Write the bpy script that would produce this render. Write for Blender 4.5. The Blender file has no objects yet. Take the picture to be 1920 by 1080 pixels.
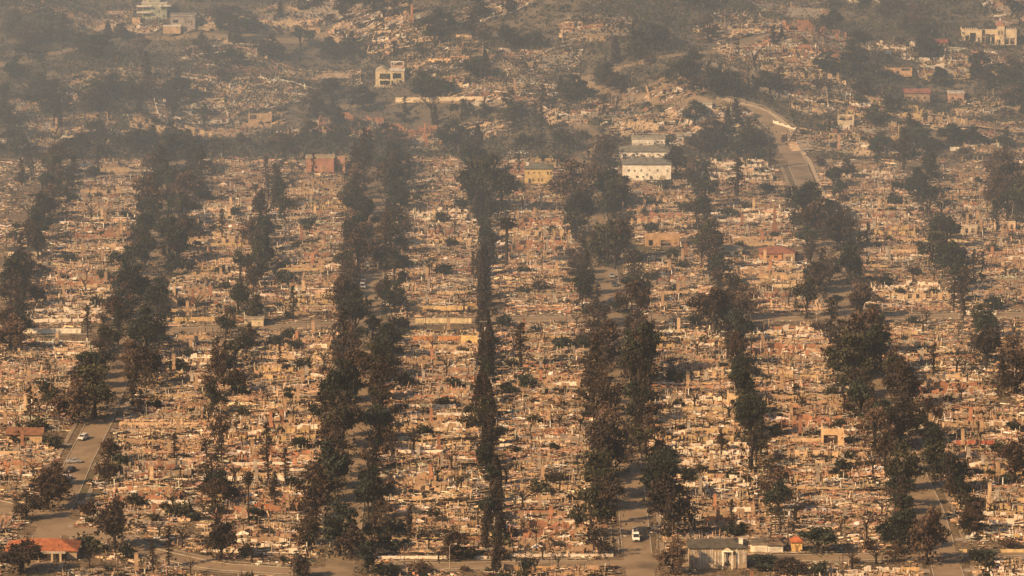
import bpy, math, random
import numpy as np

random.seed(11)
rng = np.random.default_rng(11)
R = math.radians
sc = bpy.context.scene
col = sc.collection

# ------------------------------------------------------------------ camera
FPX = 9000.0                       # focal length in pixels of the 1920 wide photograph
PITCH = math.atan(1790 / FPX)
CAM_H = 339.6
cam_d = bpy.data.cameras.new('camera')
cam_d.sensor_width = 36
cam_d.lens = FPX / 1920 * 36
cam_d.clip_start = 1
cam_d.clip_end = 12000
cam = bpy.data.objects.new('camera', cam_d)
cam.location = (0, 0, CAM_H)
cam.rotation_euler = (math.pi / 2 - PITCH, 0, 0)
col.objects.link(cam)
sc.camera = cam

# ------------------------------------------------------------------ light
SUN_EL = R(32)
SHX, SHY = 0.80, 0.60              # the way shadows fall on the ground
w = bpy.data.worlds.new('World')
sc.world = w
w.use_nodes = True
nt = w.node_tree
sky = nt.nodes.new('ShaderNodeTexSky')
sky.sky_type = 'NISHITA'
sky.sun_disc = False
sky.sun_elevation = SUN_EL
sky.sun_rotation = math.atan2(-SHX, -SHY)
sky.dust_density = 4.0
nt.links.new(sky.outputs[0], nt.nodes['Background'].inputs[0])
nt.nodes['Background'].inputs[1].default_value = 0.05
sun_d = bpy.data.lights.new('sun', 'SUN')
sun_d.energy = 5.0
sun_d.angle = R(0.5)
sun_d.color = (1.0, 0.63, 0.31)
sun = bpy.data.objects.new('sun', sun_d)
d = np.array([SHX * math.cos(SUN_EL), SHY * math.cos(SUN_EL), -math.sin(SUN_EL)])
from mathutils import Vector
sun.rotation_euler = Vector(d).to_track_quat('-Z', 'Y').to_euler()
col.objects.link(sun)
sc.view_settings.view_transform = 'Standard'
sc.view_settings.look = 'None'
sc.view_settings.gamma = 1
sc.view_settings.exposure = 0.66
sc.cycles.max_bounces = 6
sc.cycles.volume_bounces = 0
sc.cycles.use_adaptive_sampling = True
HAZE_D = 0.00004
SMOKE_D = 0.00062

# ------------------------------------------------------------------ materials
def nodes_of(name):
    m = bpy.data.materials.new(name)
    m.use_nodes = True
    t = m.node_tree
    return m, t, t.nodes['Principled BSDF']

def attr_mat(name, rough=0.9, nscale=0.6, namp=0.45, rand=0.25, spec=0.2):
    """colour from the face attribute, broken up by weathering noise and by a per-object tint"""
    m, t, b = nodes_of(name)
    a = t.nodes.new('ShaderNodeAttribute'); a.attribute_name = 'tone'
    geo = t.nodes.new('ShaderNodeNewGeometry')
    n = t.nodes.new('ShaderNodeTexNoise'); n.inputs['Scale'].default_value = nscale; n.inputs['Detail'].default_value = 5; n.inputs['Roughness'].default_value = 0.7
    t.links.new(geo.outputs['Position'], n.inputs['Vector'])
    mr = t.nodes.new('ShaderNodeMapRange')
    mr.inputs['From Min'].default_value = 0.3; mr.inputs['From Max'].default_value = 0.7
    mr.inputs['To Min'].default_value = 1 - namp; mr.inputs['To Max'].default_value = 1 + namp * 0.6
    t.links.new(n.outputs['Fac'], mr.inputs['Value'])
    oi = t.nodes.new('ShaderNodeObjectInfo')
    mr2 = t.nodes.new('ShaderNodeMapRange')
    mr2.inputs['To Min'].default_value = 1 - rand; mr2.inputs['To Max'].default_value = 1 + rand
    t.links.new(oi.outputs['Random'], mr2.inputs['Value'])
    mm = t.nodes.new('ShaderNodeMath'); mm.operation = 'MULTIPLY'
    t.links.new(mr.outputs[0], mm.inputs[0]); t.links.new(mr2.outputs[0], mm.inputs[1])
    vm = t.nodes.new('ShaderNodeVectorMath'); vm.operation = 'SCALE'
    t.links.new(a.outputs['Color'], vm.inputs[0]); t.links.new(mm.outputs[0], vm.inputs['Scale'])
    t.links.new(vm.outputs[0], b.inputs['Base Color'])
    b.inputs['Roughness'].default_value = rough
    b.inputs['Specular IOR Level'].default_value = spec
    return m

M_DEBRIS = attr_mat('burned_debris', 0.9, 0.9, 0.4, 0.18)
M_WALL = attr_mat('smoke_stained_plaster', 0.85, 0.45, 0.42, 0.10)
M_LEAF = attr_mat('scorched_foliage', 0.8, 0.5, 0.35, 0.28, 0.1)
M_BARK = attr_mat('charred_bark', 0.95, 1.5, 0.4, 0.25, 0.1)
M_ROOF = attr_mat('weathered_roofing', 0.9, 0.7, 0.55, 0.0)
M_PAINT = attr_mat('car_paint', 0.35, 0.3, 0.12, 0.0, 0.5)
M_GLASS = attr_mat('dark_glass', 0.12, 0.3, 0.1, 0.0, 0.6)
M_METAL = attr_mat('galvanised_metal', 0.5, 0.8, 0.2, 0.0, 0.5)
M_PAVE = attr_mat('worn_concrete', 0.9, 0.25, 0.3, 0.0)

def ramp_mat(name, stops, scale, detail=8, rough=0.95, scale2=None, patch=None, hill=None):
    m, t, b = nodes_of(name)
    geo = t.nodes.new('ShaderNodeNewGeometry')
    n = t.nodes.new('ShaderNodeTexNoise'); n.inputs['Scale'].default_value = scale; n.inputs['Detail'].default_value = detail; n.inputs['Roughness'].default_value = 0.75
    t.links.new(geo.outputs['Position'], n.inputs['Vector'])
    cr = t.nodes.new('ShaderNodeValToRGB')
    e = cr.color_ramp.elements
    while len(e) < len(stops): e.new(0.5)
    for k, (p, c) in enumerate(stops):
        e[k].position = p; e[k].color = (*c, 1)
    t.links.new(n.outputs['Fac'], cr.inputs['Fac'])
    out = cr.outputs['Color']
    if patch:
        n2 = t.nodes.new('ShaderNodeTexNoise'); n2.inputs['Scale'].default_value = scale2; n2.inputs['Detail'].default_value = 4
        t.links.new(geo.outputs['Position'], n2.inputs['Vector'])
        mr = t.nodes.new('ShaderNodeMapRange'); mr.inputs['From Min'].default_value = patch[0]; mr.inputs['From Max'].default_value = patch[1]
        t.links.new(n2.outputs['Fac'], mr.inputs['Value'])
        mx = t.nodes.new('ShaderNodeMix'); mx.data_type = 'RGBA'
        t.links.new(mr.outputs[0], mx.inputs['Factor']); t.links.new(out, mx.inputs['A']); mx.inputs['B'].default_value = (*patch[2], 1)
        out = mx.outputs['Result']
    if hill:                            # dry brush soil takes over where the hill begins
        sp = t.nodes.new('ShaderNodeSeparateXYZ'); t.links.new(geo.outputs['Position'], sp.inputs[0])
        mr = t.nodes.new('ShaderNodeMapRange'); mr.inputs['From Min'].default_value = 1985; mr.inputs['From Max'].default_value = 2030; mr.inputs['To Max'].default_value = 0.82
        t.links.new(sp.outputs['Y'], mr.inputs['Value'])
        mx = t.nodes.new('ShaderNodeMix'); mx.data_type = 'RGBA'
        t.links.new(mr.outputs[0], mx.inputs['Factor']); t.links.new(out, mx.inputs['A']); mx.inputs['B'].default_value = (*hill, 1)
        out = mx.outputs['Result']
    t.links.new(out, b.inputs['Base Color'])
    b.inputs['Roughness'].default_value = rough
    b.inputs['Specular IOR Level'].default_value = 0.15
    return m

M_GROUND = ramp_mat('ashy_ground', [(0.25, (0.03, 0.024, 0.018)), (0.42, (0.075, 0.056, 0.037)), (0.52, (0.15, 0.11, 0.07)), (0.62, (0.25, 0.188, 0.12)), (0.75, (0.36, 0.29, 0.2))], 0.7, 9, 0.95, 0.035, (0.58, 0.72, (0.075, 0.075, 0.035)), hill=(0.12, 0.10, 0.075))
M_ASPHALT = ramp_mat('worn_asphalt', [(0.3, (0.19, 0.14, 0.09)), (0.5, (0.235, 0.175, 0.115)), (0.7, (0.28, 0.21, 0.14))], 0.2, 9, 0.9, 0.06, (0.5, 0.7, (0.115, 0.09, 0.065)))

# ------------------------------------------------------------------ terrain
HILL_Y = 1992.0
def height(x, y):
    x = np.asarray(x, float); y = np.asarray(y, float)
    t = np.maximum(0, y - HILL_Y)
    t = np.where(t > 420, 420 + (t - 420) * 0.15, t)
    s = np.clip(t / 60, 0, 1)
    base = 0.215 * t * t / (t + 28)
    lump = 4.2 * np.sin(x / 41 + y / 67) + 2.4 * np.sin(x / 23 - y / 31 + 1.3) + 1.8 * np.sin(y / 19 + x / 60) + 7.5 * np.sin(x / 78 + 2.0 + y / 120) + 2.2 * np.sin(x / 13 + y / 29)
    z = base + s * lump
    q = 4.5
    k = np.floor(z / q); f = z / q - k
    f2 = np.clip((f - 0.6) / 0.4, 0, 1)
    zt = (k + f2 * f2 * (3 - 2 * f2)) * q
    return z + s * 0.38 * (zt - z)

SP, CP = math.sin(PITCH), math.cos(PITCH)
def ground(px, py):
    """the point of the ground seen at a pixel of the photograph, and pixels per metre there"""
    u = (px - 960) / FPX; v = (py - 540) / FPX
    dx, dy, dz = u, CP - v * SP, -SP - v * CP
    if py > 290:
        Z = CAM_H / -dz
        if Z * dy < HILL_Y: return Z * dx, Z * dy, 0.0, FPX / Z
    Z = 1700.0
    while Z < 3600:
        if CAM_H + Z * dz <= float(height(Z * dx, Z * dy)): break
        Z += 1.0
    return Z * dx, Z * dy, float(height(Z * dx, Z * dy)), FPX / Z

def pixel(x, y, z):
    Z = y * CP - (z - CAM_H) * SP
    dn = -y * SP - (z - CAM_H) * CP
    return 960 + FPX * x / Z, 540 + FPX * dn / Z

# ------------------------------------------------------------------ mesh builder
class MB:
    def __init__(s): s.V = []; s.F = []; s.C = []; s.n = 0
    def add(s, V, F, c):
        V = np.asarray(V, float).reshape(-1, 3); F = np.asarray(F, int)
        if F.ndim == 1: F = F[None]
        c = np.asarray(c, float)
        if c.ndim == 1: c = np.tile(c, (len(F), 1))
        s.V.append(V); s.F.append(F + s.n); s.C.append(c); s.n += len(V)
        return s
    def merge(s, o, loc=(0, 0, 0), rz=0.0, sc_=1.0, tint=1.0, drape=False):
        ca, sa = math.cos(rz), math.sin(rz)
        for V, F, c, off in zip(o.V, o.F, o.C, np.cumsum([0] + [len(v) for v in o.V[:-1]])):
            W = V * sc_
            W = np.stack([W[:, 0] * ca - W[:, 1] * sa + loc[0], W[:, 0] * sa + W[:, 1] * ca + loc[1], W[:, 2] + loc[2]], 1)
            if drape: W[:, 2] += height(W[:, 0], W[:, 1]) - float(height(loc[0], loc[1]))
            s.add(W, F - off, c * tint)
        return s
    def mesh(s, name):
        m = bpy.data.meshes.new(name)
        V = np.concatenate(s.V); m.vertices.add(len(V)); m.vertices.foreach_set('co', V.ravel())
        loops = np.concatenate([f.ravel() for f in s.F])
        tot = np.concatenate([np.full(len(f), f.shape[1]) for f in s.F])
        m.loops.add(len(loops)); m.loops.foreach_set('vertex_index', loops.astype(np.int32))
        m.polygons.add(len(tot))
        m.polygons.foreach_set('loop_start', (np.cumsum(tot) - tot).astype(np.int32))
        m.polygons.foreach_set('loop_total', tot.astype(np.int32))
        C = np.concatenate(s.C); a = m.attributes.new('tone', 'FLOAT_COLOR', 'FACE')
        a.data.foreach_set('color', np.concatenate([C, np.ones((len(C), 1))], 1).astype(np.float32).ravel())
        m.update(calc_edges=True)
        m.shade_flat()
        return m

BOXF = np.array([[0, 1, 5, 4], [1, 2, 6, 5], [2, 3, 7, 6], [3, 0, 4, 7], [4, 5, 6, 7], [3, 2, 1, 0]])
def boxes(mb, C, S, c, yaw=0, tx=0, ty=0):
    """many boxes at once: centres, sizes, colours, yaw and two tilts"""
    C = np.atleast_2d(np.asarray(C, float)); n = len(C)
    S = np.broadcast_to(np.asarray(S, float), (n, 3)); c = np.broadcast_to(np.asarray(c, float), (n, 3))
    yaw, tx, ty = (np.broadcast_to(np.asarray(q, float), (n,)) for q in (yaw, tx, ty))
    u = np.array([[-1, -1, -1], [1, -1, -1], [1, 1, -1], [-1, 1, -1], [-1, -1, 1], [1, -1, 1], [1, 1, 1], [-1, 1, 1]]) * 0.5
    P = u[None] * S[:, None]
    x, y, z = P[..., 0], P[..., 1], P[..., 2]
    a = tx[:, None]; y, z = y * np.cos(a) - z * np.sin(a), y * np.sin(a) + z * np.cos(a)
    a = ty[:, None]; x, z = x * np.cos(a) + z * np.sin(a), -x * np.sin(a) + z * np.cos(a)
    a = yaw[:, None]; x, y = x * np.cos(a) - y * np.sin(a), x * np.sin(a) + y * np.cos(a)
    P = np.stack([x, y, z], -1) + C[:, None]
    F = BOXF[None] + 8 * np.arange(n)[:, None, None]
    mb.add(P.reshape(-1, 3), F.reshape(-1, 4), np.repeat(c, 6, 0))
    return mb

def box(mb, x0, x1, y0, y1, z0, z1, c, yaw=0):
    return boxes(mb, [[(x0 + x1) / 2, (y0 + y1) / 2, (z0 + z1) / 2]], [[x1 - x0, y1 - y0, z1 - z0]], c, yaw)

def tube(mb, pts, rad, c, n=6, cap=True):
    pts = np.asarray(pts, float); rad = np.asarray(rad, float)
    k = len(pts)
    t = np.gradient(pts, axis=0); t /= np.linalg.norm(t, axis=1)[:, None] + 1e-9
    ref = np.array([1.0, 0.13, 0.07]) if abs(t[0][0]) < 0.8 else np.array([0, 1.0, 0.1])
    a = np.cross(t, ref); a /= np.linalg.norm(a, axis=1)[:, None]
    b = np.cross(t, a)
    th = np.linspace(0, 2 * math.pi, n, endpoint=False)
    V = pts[:, None] + rad[:, None, None] * (a[:, None] * np.cos(th)[None, :, None] + b[:, None] * np.sin(th)[None, :, None])
    F = [[i * n + j, i * n + (j + 1) % n, (i + 1) * n + (j + 1) % n, (i + 1) * n + j] for i in range(k - 1) for j in range(n)]
    mb.add(V.reshape(-1, 3), F, c)
    if cap:
        mb.add(V[-1], [list(range(n))], c)
    return mb

def leaves(mb, P, size, c):
    """small leaf sprays: one bent quad each, turned at random"""
    n = len(P)
    d1 = rng.normal(size=(n, 3)); d1 /= np.linalg.norm(d1, axis=1)[:, None]
    d2 = np.cross(d1, rng.normal(size=(n, 3))); d2 /= np.linalg.norm(d2, axis=1)[:, None]
    s = (size * rng.uniform(0.6, 1.4, n))[:, None]
    q = s * rng.uniform(0.45, 0.9, (n, 1))
    V = np.stack([P - d1 * s, P - d2 * q, P + d1 * s, P + d2 * q], 1)
    F = np.arange(4 * n).reshape(n, 4)
    mb.add(V.reshape(-1, 3), F, c)

# ------------------------------------------------------------------ objects
def link(name, data, mat=None, parent=None):
    if isinstance(data, MB): data = data.mesh(name)
    if mat is not None and not data.materials: data.materials.append(mat)
    o = bpy.data.objects.new(name, data)
    col.objects.link(o)
    if parent is not None: o.parent = parent
    return o

def tag(o, label, cat, group=None):
    o['label'] = label; o['category'] = cat
    if group: o['group'] = group
    return o

def thing(name, label, cat, loc, rz=0.0, group=None, scale=1.0):
    o = bpy.data.objects.new(name, None)
    o.empty_display_size = 0.5
    col.objects.link(o)
    o.location = loc; o.rotation_euler = (0, 0, rz)
    o.scale = (scale, scale, scale) if np.isscalar(scale) else scale
    return tag(o, label, cat, group)

def struct(name, data, mat, kind='structure'):
    o = link(name, data, mat); o['kind'] = kind
    return o

ONES = 'zeroth first second third fourth fifth sixth seventh eighth ninth tenth eleventh twelfth thirteenth fourteenth fifteenth sixteenth seventeenth eighteenth nineteenth'.split()
TENS = {2: 'twent', 3: 'thirt', 4: 'fort', 5: 'fift', 6: 'sixt', 7: 'sevent', 8: 'eight', 9: 'ninet'}
def nth(k):
    if k < 20: return ONES[k]
    if k > 99: return 'last'
    a, b = divmod(k, 10)
    return TENS[a] + ('ieth' if b == 0 else 'y-' + ONES[b])

# ------------------------------------------------------------------ setting: ground
def axis(*seg):
    out = []
    for a, b, s in seg: out += list(np.arange(a, b, s))
    return np.array(out + [seg[-1][1]])
gx = axis((-3000, -420, 90), (-420, 420, 4), (420, 3000, 90))
gy = axis((-600, 1200, 100), (1200, 1980, 20), (1980, 2420, 3), (2420, 5000, 60))
X, Y = np.meshgrid(gx, gy)
Zg = height(X, Y)
nx, ny = len(gx), len(gy)
ii = (np.arange(ny - 1)[:, None] * nx + np.arange(nx - 1)[None]).ravel()
gm = MB().add(np.stack([X, Y, Zg], -1).reshape(-1, 3), np.stack([ii, ii + 1, ii + nx + 1, ii + nx], 1), (0.3, 0.22, 0.15))
struct('ground', gm, M_GROUND)

# ------------------------------------------------------------------ setting: streets
ST_PX = [
    [(60, 1075), (105, 965), (133, 900), (148, 865), (187, 790), (245, 640), (310, 460), (328, 330), (336, 292)],
    [(630, 1090), (642, 1040), (650, 1003), (673, 753), (688, 620), (698, 530), (704, 373), (706, 292)],
    [(1203, 1090), (1195, 1040), (1181, 900), (1158, 720), (1141, 540), (1122, 430), (1102, 340), (1095, 292)],
    [(1782, 1090), (1768, 1040), (1742, 955), (1703, 870), (1645, 747), (1597, 633), (1562, 503), (1526, 380), (1493, 300), (1467, 247), (1425, 217), (1340, 203)],
]
STREET = [np.array([ground(*p)[:2] for p in s]) for s in ST_PX]
def sx(i, y):
    """x of a street's centre line at depth y; streets 0 and 5 lie beyond the frame"""
    if i == 0: return sx(1, y) - 86
    if i == 5: return sx(4, min(y, 1975.0)) + 86
    s = STREET[i - 1]
    k = np.argmax(s[:, 1] > HILL_Y) if (s[:, 1] > HILL_Y).any() else len(s)
    return float(np.interp(y, s[:k, 1], s[:k, 0]))

def resample(P, step=5.0):
    P = np.asarray(P, float)
    L = np.concatenate([[0], np.cumsum(np.linalg.norm(np.diff(P, axis=0), axis=1))])
    t = np.linspace(0, L[-1], max(2, int(L[-1] / step)))
    return np.stack([np.interp(t, L, P[:, 0]), np.interp(t, L, P[:, 1])], 1)

def strip(mb, P, o0, o1, lift, c, thick=0.0):
    """a band beside a polyline, from offset o0 to o1, laid on the ground"""
    P = resample(P)
    t = np.gradient(P, axis=0); t /= np.linalg.norm(t, axis=1)[:, None]
    n = np.stack([t[:, 1], -t[:, 0]], 1)
    A, B = P + n * o0, P + n * o1
    def z(Q): return np.where(Q[:, 1] < HILL_Y, 0, height(Q[:, 0], Q[:, 1]) + 0.25) + lift
    VA = np.column_stack([A, z(A)]); VB = np.column_stack([B, z(B)])
    k = len(P)
    i = np.arange(k - 1)
    mb.add(np.concatenate([VA, VB]), np.stack([i, i + k, i + k + 1, i + 1], 1), c)
    if thick:
        for W, flip in ((VA, 1), (VB, 0)):
            L = W.copy(); L[:, 2] -= thick
            f = np.stack([i, i + 1, i + k + 1, i + k], 1)
            mb.add(np.concatenate([W, L]), f if flip else f[:, ::-1], c)

CROSS_PX = [
    [(-60, 940), (40, 962), (150, 995), (280, 1035), (400, 1062), (560, 1072), (760, 1062), (1160, 1056), (1400, 1048), (1720, 1042), (1990, 1034)],
    [(-60, 628), (150, 622), (420, 616), (700, 606), (1000, 598), (1400, 598), (1700, 594), (1990, 588)],
    [(-60, 300), (336, 292), (706, 290), (1095, 291), (1493, 300), (1990, 312)],
]
CROSS = [np.array([ground(*p)[:2] for p in s]) for s in CROSS_PX]
def cy(i, x): return float(np.interp(x, CROSS[i][:, 0], CROSS[i][:, 1]))
HILLROAD = [np.array([ground(*p)[:2] for p in s]) for s in (
    [(-40, 128), (120, 100), (230, 70), (420, 72), (640, 62), (800, 30)],
    [(640, 205), (760, 190), (905, 190), (1000, 205), (1085, 235), (1130, 275), (1100, 291)],
    [(1340, 203), (1180, 190), (1080, 150), (1240, 110), (1500, 60)],
    [(1700, 240), (1800, 215), (1960, 205)])]

road = MB()
for k, s in enumerate(STREET): strip(road, s, -4.0, 4.0, 0.012 + 0.004 * k, (0.1, 0.1, 0.1))
strip(road, CROSS[0][:5], -6.5, 6.5, 0.03, (0.1, 0.1, 0.1)); strip(road, CROSS[0][4:], -3.3, 3.3, 0.046, (0.1, 0.1, 0.1))
for k, s in enumerate(CROSS[1:]): strip(road, s, -3.2 + 1.5 * k, 3.2 - 1.5 * k, 0.034 + 0.004 * k, (0.1, 0.1, 0.1))
for k, s in enumerate(HILLROAD): strip(road, s, -3.2, 3.2, 0.05 + 0.004 * k, (0.1, 0.1, 0.1))
struct('road', road, M_ASPHALT)

def near_cross(x, y, m):
    return any(abs(y - cy(i, x)) < (m + 4 if i == 0 and x < -75 else m) for i in range(3))
pave, kerb = MB(), MB()
for s in STREET:
    F = resample(s, 6)
    run = []
    for p in list(F) + [None]:
        if p is not None and not near_cross(p[0], p[1], 9) and p[1] < HILL_Y + 80: run.append(p); continue
        if len(run) > 2:
            for sg in (-1, 1):
                a, b = sorted((sg * 6.6, sg * 8.0)); strip(pave, run, a, b, 0.14, (0.27, 0.215, 0.155))
                a, b = sorted((sg * 4.02, sg * 4.3)); strip(kerb, run, a, b, 0.13, (0.36, 0.31, 0.24), 0.13)
        run = []
for i, s in enumerate(CROSS[:2]):
    F = resample(s, 6); run = []
    for p in list(F) + [None]:
        wd = 3.3 if i else 6.6 if run and run[-1][0] < -75 else 3.4
        if p is not None and min(abs(p[0] - sx(k, p[1])) for k in range(1, 5)) > 9: run.append(p); continue
        if len(run) > 2:
            for sg in (-1, 1):
                a, b = sorted((sg * (wd + 1.8), sg * (wd + 3.2))); strip(pave, run, a, b, 0.14, (0.27, 0.215, 0.155))
                a, b = sorted((sg * wd, sg * (wd + 0.35))); strip(kerb, run, a, b, 0.13, (0.36, 0.31, 0.24), 0.13)
        run = []
bend = [p for p in resample(STREET[3], 6) if p[1] > ground(1500, 380)[1]]
strip(pave, bend, 4.4, 6.2, 0.16, (0.42, 0.33, 0.23))
strip(kerb, bend, 4.02, 4.3, 0.13, (0.36, 0.31, 0.24), 0.13)
struct('pavement', pave, M_PAVE)
struct('kerb', kerb, M_PAVE)

# ------------------------------------------------------------------ ruins
CREAM, WHITE, TAN, TERRA, BRICK, GREY, YELL, PINK = (.55, .40, .25), (.76, .67, .55), (.38, .26, .165), (.40, .20, .12), (.27, .14, .09), (.31, .26, .21), (.50, .36, .18), (.47, .29, .20)
CHAR, RUST, ASH = (.03, .026, .022), (.24, .145, .085), (.37, .325, .27)
PAL = np.array([CREAM, WHITE, TAN, TERRA, BRICK, GREY, PINK, CHAR, RUST, ASH])
PALW = np.array([.18, .10, .16, .02, .03, .05, .05, .37, .04, .04]); PALW /= PALW.sum()
def tones(n, wts=PALW):
    c = PAL[rng.choice(len(PAL), n, p=wts)]
    return np.clip(c * rng.uniform(0.7, 1.25, (n, 1)) * rng.uniform(0.92, 1.08, (n, 3)), 0.01, 0.85)

def chunks(mb, n, W, D, z0=0.0, pile=0.5, big=1.0, zf=None):
    """fallen pieces of a burned house: plates, panels, boards and a few standing scraps, heaped in clusters"""
    ncl = 16
    cc = np.stack([rng.uniform(-W / 2, W / 2, ncl), rng.uniform(-D / 2, D / 2, ncl)], 1)
    ct = tones(ncl); cr = rng.uniform(1.0, 3.6, ncl)
    w = rng.integers(0, ncl, n)
    P = cc[w] + rng.normal(0, 1, (n, 2)) * cr[w, None] * np.array([1.35, .6])
    lone = rng.random(n) < .35
    P[lone] = np.stack([rng.uniform(-W / 2, W / 2, lone.sum()), rng.uniform(-D / 2, D / 2, lone.sum())], 1)
    P[:, 0] = np.clip(P[:, 0], -W / 2, W / 2); P[:, 1] = np.clip(P[:, 1], -D / 2, D / 2)
    kind = rng.choice(5, n, p=[.36, .32, .19, .085, .045])
    L = rng.lognormal(-0.85, 0.5, n) * big
    S = np.empty((n, 3)); tx = rng.normal(0, 0.17, n); ty = rng.normal(0, 0.12, n)
    S[:, 0] = L * rng.uniform(1.1, 3.0, n); S[:, 1] = L * rng.uniform(0.5, 1.2, n); S[:, 2] = L * rng.uniform(0.18, 0.5, n)
    k = kind == 1; S[k, 0] *= 1.5; S[k, 1] *= 1.5; S[k, 2] = rng.uniform(0.05, 0.14, k.sum()); tx[k] *= 1.7
    k = kind == 2; S[k, 0] = rng.uniform(1.4, 5.5, k.sum()); S[k, 1] = 0.15; S[k, 2] = rng.uniform(.1, .22, k.sum())
    k = kind == 3; S[k, 2] = rng.lognormal(0.2, 0.45, k.sum()); S[k, 0] = rng.lognormal(-2.1, 0.5, k.sum()); S[k, 1] = 0.12; tx[k] *= 0.5
    k = kind == 4; S[k, 0] = rng.uniform(2.2, 5.5, k.sum()); S[k, 1] = rng.uniform(1, 2.6, k.sum()); S[k, 2] = .12; tx[k] = rng.normal(.15, .2, k.sum())
    z = z0 + S[:, 2] * 0.4 + pile * np.exp(-((P - cc[w]) ** 2).sum(1) / (cr[w] ** 2)) * rng.uniform(0, 1, n) ** 1.3
    c = tones(n); m = (rng.random(n) < .62) & ~lone
    c[m] = np.clip(ct[w[m]] * rng.uniform(.65, 1.3, (m.sum(), 1)), .01, .8)
    yaw = np.where(rng.random(n) < .7, rng.normal(0, .18, n), rng.uniform(0, 6.28, n)) * (kind != 3)
    boxes(mb, np.column_stack([P, z]), S, c, yaw, tx, ty)

def wall_run(mb, x0, y0, x1, y1, hm, c, gap=0.35):
    """a wall broken off at uneven heights"""
    L = math.hypot(x1 - x0, y1 - y0); a = math.atan2(y1 - y0, x1 - x0)
    t = 0.0; h = hm * random.uniform(0.4, 1)
    while t < L - 0.3:
        l = min(random.uniform(0.4, 1.7), L - t)
        h = 0.75 * h + 0.25 * hm * random.uniform(0.0, 1.5)
        hh = random.uniform(.15, .4) if random.random() < gap + .12 else h * random.uniform(.8, 1.1)
        m = t + l / 2
        boxes(mb, [[x0 + (x1 - x0) * m / L, y0 + (y1 - y0) * m / L, hh / 2 + 0.2]], [[l - 0.004, 0.24, hh]], np.clip(np.array(c) * random.uniform(0.93, 1.05), 0, .85), a)
        t += l

def chimney_mb(c, h, w0=1.7):
    mb = MB(); c = np.array(c)
    box(mb, -w0 / 2, w0 / 2, -0.5, 0.5, 0, 0.38 * h, c)
    box(mb, -w0 / 2 + .25, w0 / 2 - .25, -0.42, 0.42, 0.38 * h, 0.48 * h, c * 0.92)
    box(mb, -0.5, 0.5, -0.38, 0.38, 0.48 * h, h, c * 1.05)
    box(mb, -0.58, 0.58, -0.46, 0.46, h, h + 0.22, c * 0.85)
    box(mb, -0.55, 0.55, -0.56, -0.505, 0.1, 1.0, np.array(CHAR))
    box(mb, -0.22, 0.22, -0.2, 0.2, h + .22, h + .5, c * 0.7)
    return mb

NV = 22
RUIN = []
for k in range(NV):
    W, D = random.uniform(19, 26), random.uniform(10, 13.5)
    v = {}
    f = MB(); fc = random.choice([GREY, TAN, ASH, CREAM]); cx = random.uniform(-W * .2, W * .2)
    box(f, -W / 2, cx, -D / 2, D / 2, 0, 0.28, np.array(fc) * .8)
    box(f, cx + .002, W / 2, -D / 2 + random.uniform(1, 4), D / 2 - random.uniform(0, 2), 0, 0.24, np.array(fc) * .75)
    v['foundation'] = f
    if k % 3 == 0: box(f, -W * .5 - 3.2, -W * .5 - .002, -D / 2, random.uniform(-1, D / 2), 0, .2, np.array(CREAM) * .8)
    wl = MB(); wc = random.choice([CREAM, CREAM, WHITE, TAN, TAN, TAN, TERRA, GREY, YELL, PINK, ASH, BRICK, CHAR, GREY])
    hm = random.choice([0.4, 0.5, 0.7, 1.0, 1.5, 2.3])
    wall_run(wl, -W / 2, -D / 2, W / 2, -D / 2, hm, wc)
    wall_run(wl, -W / 2, D / 2, W / 2, D / 2, hm * random.uniform(.6, 1.2), wc, .45)
    wall_run(wl, -W / 2, -D / 2 + .11, -W / 2, D / 2 - .11, hm * .9, wc)
    wall_run(wl, W / 2, -D / 2 + .11, W / 2, D / 2 - .11, hm * .9, wc, .5)
    for q in range(random.choice([1, 2, 3])):
        y = random.uniform(-D / 2 + 2, D / 2 - 2); a = -W / 2 + .1
        wall_run(wl, a, y, a + random.uniform(6, 16), y, hm * .8, random.choice([wc, TAN, BRICK, WHITE]), .3)
    v['wall'] = wl
    rb = MB(); chunks(rb, 1600, W + 6, D + 3.6, 0.12, random.uniform(.4, 1.0), 0.72)
    v['rubble'] = rb
    if k % 5 in (0, 2, 3):
        cc = random.choice([BRICK, BRICK, TAN, CREAM, TERRA, GREY, ASH])
        v['chimney'] = chimney_mb(cc, random.uniform(2.6, 5.8), 1.25); v['cpos'] = (random.uniform(-W * .35, W * .35), random.uniform(-D * .3, D * .35), 0.25)
        v['cname'] = {BRICK: 'brick red', TAN: 'tan', CREAM: 'cream', TERRA: 'terracotta', GREY: 'grey', ASH: 'ash grey'}[cc]
    v['wname'] = {CREAM: 'cream', WHITE: 'whitish', TAN: 'tan', TERRA: 'terracotta', GREY: 'grey', YELL: 'yellowish', PINK: 'pinkish', BRICK: 'brick', ASH: 'ash grey', CHAR: 'blackened'}[wc]
    v['tall'] = hm
    RUIN.append(v)
MESH = [{q: (v[q].mesh('ruin_' + q) if isinstance(v.get(q), MB) else None) for q in ('foundation', 'wall', 'rubble', 'chimney')} for v in RUIN]

SNAME = {0: 'a street beyond the frame', 1: 'the leftmost street', 2: 'the parked cars street', 3: "the van's street", 4: 'the rightmost street', 5: 'a street beyond the frame'}
# standing houses and big garden walls keep ruins off their ground: filled below, needed here
HOUSE_PX = [(1212, 338, 95), (1005, 347, 70), (605, 322, 78), (1455, 486, 76), (1365, 480, 50), (78, 1046, 140), (1345, 1072, 120), (1455, 1034, 80), (1495, 1022, 36), (45, 832, 90), (1242, 462, 70), (476, 612, 40), (45, 482, 62)]
KEEP = [(*ground(a, b)[:2], c / ground(a, b)[3] / 2) for a, b, c in HOUSE_PX]
def kept(x, y, m=4):
    return any(abs(x - a) < r + 13 and -3 - m < y - b < 13 for a, b, r in KEEP)

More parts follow.
